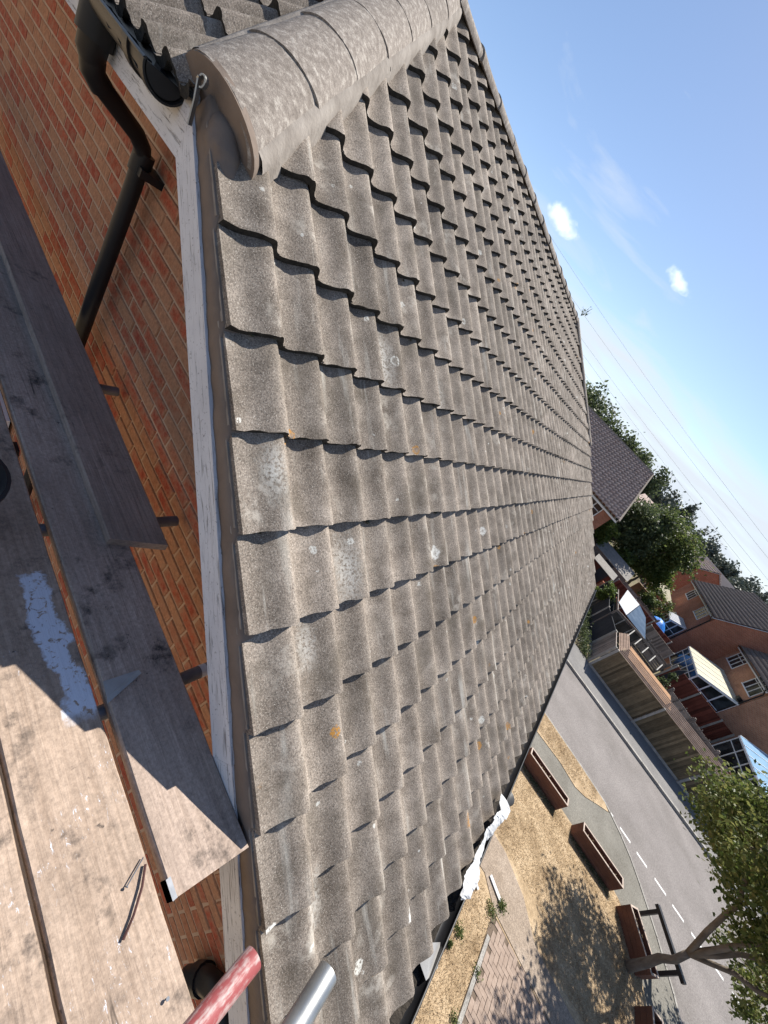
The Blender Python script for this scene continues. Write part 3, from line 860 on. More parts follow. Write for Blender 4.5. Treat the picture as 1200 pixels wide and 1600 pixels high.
# other slope of the roof (behind the ridge): one corrugated sheet of tiles
def tiled_plane(o, ex, ey, width, length, gauge, pitch, amp=0.04, step=0.022, seed=0, tile_jit=0.0):
    """stepped, waved courses; ex along the eave, ey up the slope, o the lower corner"""
    o = np.array(o, float); ex = np.array(ex, float); ey = np.array(ey, float); nz = np.cross(ex, ey)
    nc = max(1, int(round(width / pitch))); nr = max(1, int(round(length / gauge)))
    ts = np.array([0, .25, .5, .7, .82, .94]); hs = np.array([0.0, .25, .75, 1, .9, .45]) * amp
    xs = np.concatenate([(np.arange(nc)[:, None] + ts[None]).ravel(), [nc]]) * (width / nc)
    zz = np.concatenate([np.tile(hs, nc), [0]])
    V = []; F = []; n = len(xs)
    r = np.random.default_rng(seed)
    for k in range(nr):
        y0 = k * length / nr; y1 = (k + 1) * length / nr + 0.03
        for (y, dz) in ((y0, step - .035), (y0, step), (y1, 0.0)):
            h = zz + dz + (r.normal(0, .002, n) if y == y0 else 0)
            V.append(o + xs[:, None] * ex + y * ey + h[:, None] * nz)
        b = k * 3 * n
        i = np.arange(n - 1)
        for q in (0, 1):
            F.append(np.stack([b + q * n + i, b + q * n + i + 1, b + (q + 1) * n + i + 1, b + (q + 1) * n + i], 1))
    return np.concatenate(V), np.concatenate(F)
Vb, Fb = tiled_plane((-X_EAVE, LEN, Z_EAVE - .03), (0, -1, 0), (CT, 0, ST), LEN, S_EAVE - sA, GAUGE, PITCH)
Vc, Fc = tiled_plane((-A + .0, LEN - A, ZR - A * TT - .03), (0, -1, 0), (CT, 0, ST), LEN - 2 * A, sA, GAUGE, PITCH)
Vb, Fb = np.concatenate([Vb, Vc]), np.concatenate([Fb, Fc + len(Vb)])
tag(mobj('rear_roof_tiles', npmesh('rear_roof_tiles', Vb, Fb), M_TILE, roof, True), kind='stuff')

# half-round ridge and hip tiles
def half_round(p0, p1, r_out, up, name, parent, mat, flare=1.05, vh=.60, arc=1.0, skew=0.0):
    p0 = Vector(p0); p1 = Vector(p1); d = (p1 - p0).normalized(); up = Vector(up); up = (up - d * up.dot(d)).normalized(); sd_ = d.cross(up)
    mb = MB(); n = 16; L_ = (p1 - p0).length
    st = [(0, flare), (0.05, flare * .995), (0.4, 1.01), (0.8, 1.0), (1.0, 0.985)]
    ri = r_out - 0.018
    wob = random.uniform(0, 6)
    for q, fl in st:
        for k in range(n + 1):
            a = math.pi * arc * (k / n - .5) + math.pi / 2
            rr = r_out * fl + 0.0018 * math.sin(k * 1.3 + q * 9 + wob)
            mb.v.append(tuple(p0 + d * (L_ * q - skew * math.cos(a) * max(0, 1 - q * 2.5)) + sd_ * (math.cos(a) * rr) + up * (math.sin(a) * rr * vh)))
    for q, fl in st:
        for k in range(n + 1):
            a = math.pi * arc * (k / n - .5) + math.pi / 2
            mb.v.append(tuple(p0 + d * (L_ * q - skew * math.cos(a) * max(0, 1 - q * 2.5)) + sd_ * (math.cos(a) * ri) + up * (math.sin(a) * (r_out * vh - .018))))
    m_ = n + 1; N = m_ * len(st)
    for i in range(len(st) - 1):
        for k in range(n):
            a = i * m_ + k
            mb.f.append((a, a + 1, a + m_ + 1, a + m_))
            mb.f.append((N + a, N + a + m_, N + a + m_ + 1, N + a + 1))
        for k in (0, n):
            a = i * m_ + k
            mb.f.append((a, a + m_, N + a + m_, N + a))
    for i in (0, len(st) - 1):
        for k in range(n):
            a = i * m_ + k
            mb.f.append((a, N + a, N + a + 1, a + 1))
    return mb.build(name, mat, parent, 'angle')
def jv3(s=.004):
    return Vector((random.uniform(-s, s), random.uniform(-s, s), random.uniform(-s, s)))
RR = 0.138
y = A + 0.02
while y < LEN - A - 0.05:
    y1 = min(y + 0.452, LEN - A + .02)
    half_round(Vector((0, y, ZR - .025)) + jv3(), Vector((0, y1 + .012, ZR - .028)) + jv3(), RR, (0, 0, 1), 'ridge_tile', roof, M_RIDGE, 1.07)
    y += 0.452
# hips: near right (the big one), near left, far right
def hip_run(p0, p1, up, r, first=0.0, irr=0.004, skew=0.0):
    p0 = Vector(p0); p1 = Vector(p1); d = (p1 - p0); n = int(round(d.length / 0.437))
    for i in range(n):
        a = p0 + d * (i / n); b = p0 + d * ((i + 1) / n) + d.normalized() * 0.012
        half_round(a + jv3(irr), b + jv3(irr), r, up, 'hip_tile', roof, M_RIDGE, 1.035, skew=skew if i == 0 else 0.0)
HIP_UP = Vector((ST, -ST, 2 * CT)).normalized()
hb = Vector((1.86, 0.07, ZR - 1.86 * TT)); ht = Vector((0.03, A - .03, ZR - .02))
HO = -.045
HR = .158
hb = hb - (ht - hb).normalized() * .06
hip_run(hb + HIP_UP * HO, ht + HIP_UP * HO, HIP_UP, HR, skew=.085)
hip_run(Vector((-hb.x, hb.y, hb.z - .03)), Vector((-ht.x, ht.y, ht.z - .03)), Vector((-HIP_UP.x, HIP_UP.y, HIP_UP.z)), HR)
hip_run(Vector((1.9, LEN - .03, ZR - 1.9 * TT - .03)), Vector((.03, LEN - A + .03, ZR - .03)), Vector((HIP_UP.x, -HIP_UP.y, HIP_UP.z)), 0.14)
# mortar: plug in the open end of the hip, and the bedding that runs out from under it
hd = (ht - hb).normalized(); hs_ = hd.cross(HIP_UP).normalized()
pl = MB(); c0 = hb + HIP_UP * HO - hd * 0.006
ring = []
for k in range(17):
    a = math.pi * (k / 16)
    ring.append(c0 - hd * (.085 * math.cos(a)) + hs_ * math.cos(a) * HR * 1.04 + HIP_UP * math.sin(a) * (HR * .60 * 1.05))
low = [c0 - hd * (.085 * x_) + hs_ * x_ * HR * 1.02 + HIP_UP * (-.105 + .05 * abs(x_) ** 1.5 + random.uniform(-.012, .012)) for x_ in (-1, -.75, -.45, -.15, .15, .45, .75, 1)]
pl.extr(ring + low, hd * 0.03)
pl.build('hip_end_mortar', M_VMORTAR, roof, 'angle')
bd = MB(); nb = 110; Lh = (ht - hb).length
for side in (1, -1):
    nrm_ = Vector((ST, 0, CT)) if (hs_ * side).dot(Vector((1, 1, 0))) > 0 else Vector((0, -ST, CT))
    b0 = len(bd.v); wv = .5
    for i in range(nb + 1):
        q = hb + hd * (-.05 + (Lh + .05) * i / nb) if side > 0 else hb + hd * (.12 + (Lh - .12) * i / nb)
        wv += (random.uniform(0, 1) - wv) * .35
        def pu(lat, above):
            u = -lat * (hs_ * side).dot(nrm_) / HIP_UP.dot(nrm_)
            return tuple(q + hs_ * (side * lat) + HIP_UP * (u + above))
        bd.v += [pu(.125, .060), pu(.148, .066), pu(.160 + .005 * wv, .060), pu(.168 + .010 * wv, .040), pu(.174 + .014 * wv, -.02)]
    for i in range(nb):
        for k in range(4):
            a = b0 + i * 5 + k
            bd.f.append((a, a + 1, a + 6, a + 5) if side > 0 else (a, a + 5, a + 6, a + 1))
bd.build('hip_bedding', M_MORTAR, roof, True)
# hip iron: a hooked strap at the foot of the hip
hi = MB()
prof = [Vector((1.885, -.022, 6.985)), Vector((1.880, -.028, 7.05)), Vector((1.872, -.034, 7.095))]
for k in range(1, 11):
    a = math.pi * 1.5 * k / 10
    prof.append(Vector((1.872 + .004, -.034, 7.095)) + Vector((.5, .5, 0)) * (.018 * (1 - math.cos(a))) * .7 + Vector((0, 0, .015 * math.sin(a))))
for i in range(len(prof) - 1):
    hi.beam(prof[i], prof[i + 1] + (prof[i + 1] - prof[i]) * .08, 0.004, 0.026, up=(.7, -.7, 0))
hi.build('hip_iron', M_GALV, roof)
# ridge bedding (dark gaps stay between the tile rolls)

fm = bmesh.new()
bmesh.ops.create_icosphere(fm, subdivisions=4, radius=1.0)
fr_n = random.Random(2)
for v_ in fm.verts:
    k_ = 1 + .05 * math.sin(v_.co.x * 9 + 1) * math.sin(v_.co.z * 7) + fr_n.uniform(-.012, .012)
    x_, y_, z_ = v_.co.x * .125 * k_, v_.co.y * .050 * k_, v_.co.z * .062 * k_
    v_.co = (1.945 + x_ * .90 + z_ * .25, .050 + y_, 6.992 - x_ * .45 + z_)
fmm = bpy.data.meshes.new('mortar_fillet'); fm.to_mesh(fmm); fm.free()
mobj('mortar_fillet', fmm, M_VMORTAR, roof, True)
# verge: mortar under the tile edge, barge board under that
vm = MB(); nseg = 90
s0, s1 = sA - 0.06, S_EAVE
for i in range(nseg + 1):
    s = s0 + (s1 - s0) * i / nseg
    ph = ((s - SROW[0]) / GAUGE) % 1.0
    top = -0.020 - 0.025 * (1 - ph)
    for (yy, h) in ((0.006 + random.uniform(-.002, .002), top), (0.001 + random.uniform(-.003, .003), -.06), (0.003 + random.uniform(-.003, .003), -.110), (.10, -.11), (.10, top)):
        vm.v.append(rp(s, yy, h))
for i in range(nseg):
    for k in range(5):
        a = i * 5 + k; b = i * 5 + (k + 1) % 5
        vm.f.append((a, b, b + 5, a + 5))
hp(vm.build('verge_mortar', M_VMORTAR, None, True))
uc = MB()       # thin fibre-cement undercloak edge, in pieces, just under the tiles
for s in SROW[8:]:
    uc = MB()
    uc.hexa([rp(s - .335, .004, -.052), rp(s - .018, .004, -.034), rp(s - .018, .12, -.034), rp(s - .335, .12, -.052), rp(s - .335, .004, -.046), rp(s - .018, .004, -.024), rp(s - .018, .12, -.024), rp(s - .335, .12, -.046)])
    hp(uc.build('undercloak', M_MORTAR))
def boardpoly(name, poly, thick, mat):
    return hp(MB().extr(poly, (0, thick, 0)).build(name, mat))
sb = sA - .025
bj = 4.35
boardpoly('barge_board', [rp(sb + .07, -.008, -.200), rp(bj, -.008, -.200), rp(bj, -.008, -.100), rp(sb - .02, -.008, -.100)], .022, M_BARGE)
boardpoly('barge_board', [rp(bj + .004, -.005, -.208), rp(S_EAVE + .02, -.005, -.208), rp(S_EAVE + .02, -.005, -.102), rp(bj + .004, -.005, -.102)], .022, M_BARGE)
x_m, z_m = rp(sb + .07, 0, -.200)[0], rp(sb + .07, 0, -.200)[2]
x_n, z_n = rp(sb - .02, 0, -.100)[0], rp(sb - .02, 0, -.100)[2]
boardpoly('fascia_board', [(-x_m, -.004, z_m), (x_m - .004, -.004, z_m), (x_n - .004, -.004, z_n), (x_n - .05, -.004, z_n + .055), (-x_n, -.004, z_n + .055)], .022, M_FASCIA)
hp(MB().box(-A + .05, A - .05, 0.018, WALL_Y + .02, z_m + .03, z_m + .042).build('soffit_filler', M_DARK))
# soffit under the barge overhang
sf = MB(); sf.hexa([rp(sA, .016, -.20), rp(S_EAVE, .016, -.20), rp(S_EAVE, WALL_Y + .02, -.20), rp(sA, WALL_Y + .02, -.20), rp(sA, .016, -.19), rp(S_EAVE, .016, -.19), rp(S_EAVE, WALL_Y + .02, -.19), rp(sA, WALL_Y + .02, -.19)])
hp(sf.build('soffit', M_BARGE))

# half-hip gutter with stop end, outlet, swan neck and downpipe
def gutter(p0, p1, r, name='gutter', mat=M_PVC, down=(0, 0, -1)):
    p0 = Vector(p0); p1 = Vector(p1); d = (p1 - p0).normalized(); dn = Vector(down); sd_ = d.cross(dn).normalized()
    mb = MB(); n = 14
    for q in (p0, p1):
        for rr in (r, r - .005):
            for k in range(n + 1):
                a = math.pi * k / n
                mb.v.append(tuple(q + sd_ * math.cos(a) * rr + dn * math.sin(a) * rr))
    m_ = n + 1
    for k in range(n):
        mb.f.append((k, k + 1, 2 * m_ + k + 1, 2 * m_ + k))
        mb.f.append((m_ + k, 3 * m_ + k, 3 * m_ + k + 1, m_ + k + 1))
        for e in (0, 2 * m_):
            mb.f.append((e + k, e + m_ + k, e + m_ + k + 1, e + k + 1))
    for k in (0, n):
        mb.f.append((k, 2 * m_ + k, 3 * m_ + k, m_ + k))
    lip = MB()
    for sgn in (1, -1):
        mb.tube([p0 + sd_ * sgn * r, p1 + sd_ * sgn * r], .006, 8)
    return mb, sd_
GZ = 7.03
def arc_band(mb, x0, x1, yc, zc, r0, r1, n=18, a0=0.0, a1=math.pi):
    b = len(mb.v)
    for k in range(n + 1):
        a = a0 + (a1 - a0) * k / n
        for (xx, rr) in ((x0, r0), (x1, r0), (x1, r1), (x0, r1)):
            mb.v.append((xx, yc + rr * math.cos(a), zc - rr * math.sin(a)))
    for k in range(n):
        for q in range(4):
            i0 = b + k * 4 + q; i1 = b + k * 4 + (q + 1) % 4
            mb.f.append((i0, i1, i1 + 4, i0 + 4))
    mb.f.append((b, b + 1, b + 2, b + 3)); mb.f.append((b + n * 4, b + n * 4 + 1, b + n * 4 + 2, b + n * 4 + 3))
    return mb
mbg, _ = gutter((-1.8, -.062, GZ), (1.756, -.062, GZ), .058)
gut = hp(mbg.build('gutter', M_PVC, None, 'angle'))
ecm = MB()      # stop end: half disc with raised rim
hd_pts = [(1.75, -.062 + .056 * math.cos(math.pi * k / 16), GZ - .056 * math.sin(math.pi * k / 16)) for k in range(17)]
ecm.extr(hd_pts, (.006, 0, 0))
arc_band(ecm, 1.722, 1.764, -.062, GZ, .0585, .0645)
so = ecm.build('stop_end', M_PVC, gut)
bk = MB()
for xb in (1.60, 0.75, -.2):
    bk = MB()
    arc_band(bk, xb - .025, xb + .025, -.062, GZ, .0585, .0650)
    bk.beam((xb, -.005, GZ - .03), (xb, -.03, GZ - .03), .05, .05)
    bk.build('gutter_bracket', M_PVC, gut)
deb = MB(); r_ = random.Random(3)      # silt and moss lying in the gutter
nx = 90; b0 = 0
for i in range(nx + 1):
    x = -1.75 + 3.49 * i / nx
    for j in range(7):
        yy = -.062 + .05 * (j / 3 - 1)
        deb.v.append((x, yy, GZ - .028 + r_.uniform(-.012, .016)))
for i in range(nx):
    for j in range(6):
        a = i * 7 + j; deb.f.append((a, a + 7, a + 8, a + 1))
deb.build('gutter_silt', M_SOIL, gut, True)
rpipe = hp(MB().tube([(1.17, -.062, GZ - .05), (1.17, -.062, GZ - .16), (1.168, -.045, GZ - .20), (1.155, .0, GZ - .235), (1.10, .16, GZ - .31), (1.085, .20, GZ - .345), (1.08, .215, GZ - .39), (1.08, .218, GZ - .50), (1.06, .218, 2.5), (1.05, .218, 0)], [.05, .046] + [.036] * 8, 16).build('downpipe', M_PVC, None, 'angle'))
MB().tube([(1.17, -.062, GZ - .02), (1.17, -.062, GZ - .12)], .058, 16).build('outlet', M_PVC, rpipe, 'angle')
MB().tube([(1.169, -.055, GZ - .165), (1.168, -.045, GZ - .205), (1.158, -.005, GZ - .235)], .042, 16).build('bend_socket', M_PVC, rpipe, 'angle')
MB().tube([(1.0785, .218, GZ - .36), (1.078, .218, GZ - .45)], .043, 16).build('pipe_socket', M_PVC, rpipe, 'angle')
MB().box(1.02, 1.15, .20, WALL_Y, GZ - .445, GZ - .41).build('pipe_clip', M_PVC, rpipe)
# black overflow pipe low on the gable
op = hp(MB().tube([(4.22, .24, 4.25), (4.23, .24, 4.45), (4.26, .235, 4.53), (4.33, .225, 4.58), (4.75, .2, 4.62)], .052, 14).build('waste_pipe', M_PVC, None, 'angle'))
MB().tube([(4.222, .24, 4.36), (4.23, .24, 4.44)], .062, 14).build('pipe_collar', M_PVC, op, 'angle')

# main eave: gutter, fascia, outlet
mbg, _ = gutter((X_EAVE + .062, -.02, Z_EAVE - .030), (X_EAVE + .062, LEN + .02, Z_EAVE - .030), .060)
g2 = hp(mbg.build('gutter', M_PVC, None, 'angle'))
ds = MB(); r_ = random.Random(5); nx = 160
for i in range(nx + 1):
    yy = LEN * i / nx
    for j in range(5):
        ds.v.append((X_EAVE + .062 + .042 * (j / 2 - 1), yy, Z_EAVE - .075 + r_.uniform(-.008, .012)))
for i in range(nx):
    for j in range(4):
        a = i * 5 + j; ds.f.append((a, a + 1, a + 6, a + 5))
ds.build('gutter_silt', M_SOIL, g2, True)
hp(MB().box(X_EAVE - .03, X_EAVE - .012, .02, LEN - .02, Z_EAVE - .22, Z_EAVE - .055).build('fascia_board', M_FASCIA))
ho = hp(MB().tube([(X_EAVE + .045, 2.42, Z_EAVE - .10), (X_EAVE + .05, 2.42, Z_EAVE - .18), (X_EAVE + .02, 2.42, Z_EAVE - .26), (X_EAVE - .12, 2.42, Z_EAVE - .42), (X_EAVE - .16, 2.42, Z_EAVE - .55), (X_EAVE - .16, 2.42, 0)], [.06, .045, .036, .036, .036, .036], 14).build('downpipe', M_PVCG, None, 'angle'))
hop = MB().tube([(X_EAVE + .115, 2.30, Z_EAVE - .12), (X_EAVE + .150, 2.38, Z_EAVE - .11), (X_EAVE + .165, 2.42, Z_EAVE - .105)], [.05, .062, .064], 18)
hop.build('hopper', M_PVCG, ho, 'angle')

# gable wall: mortar core with every brick that shows
XW = X_EAVE - 0.28
zt = ZR - 0.24
core = MB().extr([(-XW, WALL_Y + .0005, -.1), (XW, WALL_Y + .0005, -.1), (XW, WALL_Y + .0005, ZR - XW * TT - .25), (A - .05, WALL_Y + .0005, 6.9), (-A + .05, WALL_Y + .0005, 6.9), (-XW, WALL_Y + .0005, ZR - XW * TT - .25)], (0, .25, 0))
wall = hp(core.build('gable_wall', M_BMORTAR))
side = MB().box(XW - .26, XW, WALL_Y + .258, LEN - .3, -.1, Z_EAVE - .15)
hp(side.build('side_wall', M_FARB2))
hp(MB().box(-XW, -XW + .26, WALL_Y + .258, LEN - .3, -.1, Z_EAVE - .15).build('side_wall', M_FARB2))
hp(MB().extr([(-XW, LEN - .3, -.1), (XW, LEN - .3, -.1), (XW, LEN - .3, ZR - XW * TT - .25), (A - .05, LEN - .3, 6.9), (-A + .05, LEN - .3, 6.9), (-XW, LEN - .3, ZR - XW * TT - .25)], (0, -.2, 0)).build('far_gable_wall', M_FARB2))
BM_ = []
for v_ in range(3):
    r_ = random.Random(v_); mb = MB(); e = lambda: r_.uniform(-.0025, .0025)
    L2, H2 = .1065, .0325; ch = .004
    f0 = [(-L2 + e(), 0, -H2 + e()), (L2 + e(), 0, -H2 + e()), (L2 + e(), 0, H2 + e()), (-L2 + e(), 0, H2 + e())]
    fr = [(x * (1 - ch / L2), -.006, z * (1 - ch / H2)) for x, _, z in f0]
    bk_ = [(x, .05, z) for x, _, z in f0]
    mb.add(fr + f0 + bk_, [(0, 1, 2, 3)] + [(4 + i, 4 + (i + 1) % 4, (i + 1) % 4, i) for i in range(4)] + [(8 + i, 8 + (i + 1) % 4, 4 + (i + 1) % 4, 4 + i) for i in range(4)])
    mm = mb.mesh('brick'); mm.materials.append(M_BRICK); BM_.append(mm)
bricks = []
for j in range(0, 93):
    z = 0.02 + .0375 + j * .075
    for i in range(-22, 23):
        x = i * .225 + (.1125 if j % 2 else 0) + .03
        lim = (ZR - .26 - z) / TT
        if abs(x) > min(XW, lim) - .02: continue
        if z > 6.9: continue
        q = pj((x, WALL_Y, z))
        vis = q is not None and -20 < q[0] < 420 and -20 < q[1] < 1620
        bricks.append((0 if vis else 1, (Vector((x, WALL_Y, z)) - CAM).length, x, z))
bricks.sort()
rest = MB()
for n_, (nv, d_, x, z) in enumerate(bricks):
    if n_ < 300 and not nv:
        o = mobj('brick', BM_[n_ % 3], None, wall)
        o.location = (x, WALL_Y + random.uniform(-.0025, .0025), z)
    elif z > 3.2:
        L2, H2 = .1035, .030
        rest.box(x - L2, x + L2, WALL_Y - .002, WALL_Y + .03, z - H2, z + H2)
tag(rest.build('brick_field', M_BRICKF, wall), kind='stuff')

# ------------------------------------------------------------------ scaffold at the gable
ZP = 5.75
def scaffold_board(label, x0, x1, ya, yb, z, mat, skew=0.0, cutskew=0.0, band_end=None, seed=0, group=None):
    """one plank: edges slightly wavy, arrises eased; ya/yb are its two edges"""
    r_ = random.Random(seed)
    mb = MB(); n = 40; th = .038
    for i in range(n + 1):
        t = i / n
        x = x0 + (x1 - x0) * t
        dy = skew * t + r_.uniform(-.0012, .0012)
        bow = .003 * math.sin(t * 5 + seed)
        ex = cutskew if i == n else 0.0
        prof_ = [(ya, -th), (ya, -.005), (ya + .004, 0), ((ya * 2 + yb) / 3, .0008), ((ya + yb * 2) / 3, -.0006), (yb - .004, 0), (yb, -.005), (yb, -th)]
        for (yy, zz) in prof_:
            mb.v.append((x + ex * (yy - ya) / (yb - ya), yy + dy, z + zz + bow + r_.uniform(-.0008, .0008)))
    for i in range(n):
        for k in range(8):
            a = i * 8 + k; b = i * 8 + (k + 1) % 8
            mb.f.append((a, b, b + 8, a + 8))
    mb.f.append(tuple(range(8))); mb.f.append(tuple(n * 8 + k for k in range(8)))
    o = tag(mb.build('scaffold_board', mat, None, 'angle'), label, 'board', group)
    if band_end is not None:
        bx = band_end
        bb = MB()
        bb.box(bx - .05, bx + .002, ya + skew - .0025, ya + skew + .010, z - th - .001, z + .0022)
        bb.box(bx - .05, bx + .002, ya + skew - .0025, ya + skew - .001, z - th, z + .001)
        bb.build('end_band', M_DTUBE, o)
    return o
scaffold_board('wide sunlit scaffold board nearest the wall gap, smeared with white paint', 0.9, 4.6, -.468, -.254, ZP, M_BOARD, seed=1)
scaffold_board('sunlit scaffold board at the lower left corner of the photo', 0.9, 4.6, -.700, -.478, ZP - .002, M_BOARD, seed=2)
scaffold_board('outermost scaffold board under the photographer', 0.9, 4.6, -.93, -.708, ZP - .001, M_BOARD, seed=3)
scaffold_board('inner scaffold board in shade with one sunlit sawn end', -1.4, 3.675, -.228, -.004, ZP, M_BOARD2, cutskew=0.03, band_end=3.675, seed=4)
scaffold_board('grey board lying on top of the inner scaffold board', -2.4, 2.555, -.035, .165, ZP + .041, M_BOARD3, skew=-.045, cutskew=0.06, seed=5)
def tube_thing(label, pts, mat, r=.02415, name='scaffold_tube', group=None):
    a, b = Vector(pts[0]), Vector(pts[-1]); d = (b - a).normalized()
    mb = MB().tube([a, b], r, 20, cap=False)
    mb.tube([a, b], r - .004, 20, cap=False)
    k = len(mb.v) - 80
    for e in (0, 20):
        for i in range(20):
            mb.f.append((k + e + i, k + e + (i + 1) % 20, k + 40 + e + (i + 1) % 20, k + 40 + e + i))
    return tag(mb.build(name, mat, None, 'angle', fixn=True), label, 'tube', group)
tube_thing('red painted scaffold tube sticking out over the roof verge', [(3.86, -2.2, 6.03), (3.832, -.222, 6.035)], M_RED)
tube_thing('bare galvanised scaffold tube beside the red one', [(4.03, -2.0, 6.09), (3.942, -.135, 6.122)], M_GALV)
zt_ = ZP - .038 - .0245
tube_thing('dull scaffold tube under the boards nearest the barge board, with a label band', [(3.135, -1.6, zt_), (3.13, .285, zt_)], M_DTUBE)
lb = MB().tube([(3.1305, .09, zt_), (3.1305, .115, zt_)], .0247, 20, cap=False)
tube_thing('dull scaffold tube under the end of the grey board', [(2.43, -1.6, zt_), (2.425, .262, zt_)], M_DTUBE)
tube_thing('dull scaffold tube end poking out halfway along the grey board', [(1.56, -1.6, zt_), (1.555, .262, zt_)], M_DTUBE)
tag(lb.build('label_band', M_WHITEPL, bpy.data.objects['scaffold_tube.002'], True))
# slate-grey sheet offcut, twig and nails left on the boards
fl = MB().extr([(3.058, -.226, ZP + .003), (3.062, -.125, ZP + .006), (3.078, -.123, ZP + .014), (3.128, -.232, ZP + .004), (3.108, -.228, ZP + .003)], (0, 0, .003))
tag(fl.build('metal_offcut', M_LEAD), 'small grey sheet metal offcut lying on the inner board', 'offcut')
tag(MB().tube([(3.562, -.262, ZP + .004), (3.60, -.283, ZP + .007), (3.64, -.315, ZP + .006), (3.668, -.346, ZP + .004)], .0032, 6).build('twig', simple('rusty_wire', (.05, .022, .02), (.09, .04, .035), 20, .8, 0)), 'thin curved reddish twig lying on the sunlit board', 'twig')
def nail(label, a, b):
    mb = MB().tube([a, b], .0017, 6).tube([Vector(a) - (Vector(b) - Vector(a)).normalized() * .001, Vector(a) + (Vector(b) - Vector(a)).normalized() * .001], .0042, 8)
    tag(mb.build('nail', M_DTUBE), label, 'nail')
nail('loose steel nail lying next to the twig', (3.578, -.312, ZP + .005), (3.545, -.262, ZP + .004))
nail('nail head standing proud near the end of the sunlit board', (3.83, -.300, ZP + .008), (3.83, -.300, ZP - .01))
# builder's bucket
bkt = empty('bucket', "black builder's bucket of grey mortar standing on the scaffold boards", 'bucket', (2.43, -.515, ZP))
bo = MB(); n = 32
rz = [(.105, 0), (.118, .10), (.138, .235), (.141, .238), (.150, .240), (.150, .252), (.140, .254), (.134, .24), (.116, .10), (.10, .012)]
for (r0, z0) in rz:
    for k in range(n):
        a = 2 * math.pi * k / n
        bo.v.append((r0 * math.cos(a), r0 * math.sin(a), z0))
for i in range(len(rz) - 1):
    for k in range(n):
        bo.f.append((i * n + k, i * n + (k + 1) % n, (i + 1) * n + (k + 1) % n, (i + 1) * n + k))
bo.f.append(tuple(range(n))); bo.f.append(tuple((len(rz) - 1) * n + k for k in range(n)))
bo.build('body', M_PVC, bkt, 'angle')
mo = MB(); r_ = random.Random(9)
mo.v.append((0, 0, .17))
for ir in range(1, 6):
    for k in range(24):
        a = 2 * math.pi * k / 24; rr = .128 * ir / 5
        mo.v.append((rr * math.cos(a), rr * math.sin(a), .165 + .03 * (ir / 5) ** 2 + r_.uniform(-.008, .008)))
mo.f += [(0, 1 + k, 1 + (k + 1) % 24) for k in range(24)]
for ir in range(4):
    for k in range(24):
        a = 1 + ir * 24 + k; b = 1 + ir * 24 + (k + 1) % 24
        mo.f.append((a, a + 24, b + 24, b))
mo.build('mortar', M_MORTAR, bkt, True)
MB().tube([(.152 * math.cos(t), .10 * math.sin(t) + .0, .235 - .13 * math.sin(t)) for t in [math.pi * k / 14 for k in range(15)]], .0025, 6).build('handle', M_GALV, bkt, True)

# torn white plastic caught on the eave gutter
tp = MB(); r_ = random.Random(21); n = 60
for i in range(n + 1):
    t = i / n
    yy = 1.30 + .82 * t
    cx_ = X_EAVE + .052 + .012 * math.sin(t * 9) + .006 * math.sin(t * 31)
    cz_ = Z_EAVE + .062 + .010 * math.sin(t * 7 + 1) - .035 * (1 - t) ** 2
    w = (.030 + .020 * abs(math.sin(t * 6.3 + .7)) + (.022 if t > .88 else 0)) * min(1, t * 9 + .25)
    an = -.45 + .35 * math.sin(t * 8)
    for k in (-1, -.5, 0, .5, 1):
        tp.v.append((cx_ + w * k * math.cos(an) + r_.uniform(-.003, .003), yy + r_.uniform(-.004, .004), cz_ + w * k * math.sin(an) + .010 * (1 - k * k) + r_.uniform(-.004, .004)))
for i in range(n):
    for k in range(4):
        a = i * 5 + k; tp.f.append((a, a + 1, a + 6, a + 5))
tpo = tp.build('plastic_strip', M_WHITEPL, None, False)
tag(tpo, 'torn white plastic strip draped over the eave gutter', 'plastic strip')
sm_ = tpo.modifiers.new('thick', 'SOLIDIFY'); sm_.thickness = .0015
sh = MB().add([(4.70, .92, Z_EAVE - .02), (4.86, .90, Z_EAVE - .03), (4.91, 1.02, Z_EAVE - .06), (4.86, 1.10, Z_EAVE - .05), (4.78, 1.0, Z_EAVE + .005)], [(0, 1, 4), (1, 2, 3, 4)])
sho = tag(sh.build('plastic_sheet', M_LEAD), 'pale blue grey scrap of sheeting hanging on the gutter near the bottom edge', 'plastic sheet')
sm_ = sho.modifiers.new('thick', 'SOLIDIFY'); sm_.thickness = .002
# weed growing on the ridge
wd = MB(); r_ = random.Random(4)
for k in range(9):
    a = r_.uniform(0, 6.28); b = Vector((.03, LEN - A + .12, ZR + .11))
    e = b + Vector((.10 * math.cos(a), .12 * math.sin(a), r_.uniform(.10, .24)))
    wd.tube([b, (b + e) / 2 + Vector((0, 0, .02)), e], [.003, .0025, .001], 4)
    for q in (.5, .7, .9):
        c_ = b.lerp(e, q); wd.add([c_ + jv3(.02), c_ + jv3(.03), c_ + jv3(.03)], [(0, 1, 2)])
tag(wd.build('weed', L_DARK, None, False, False), 'small weed sprouting from the far end of the roof ridge', 'weed')

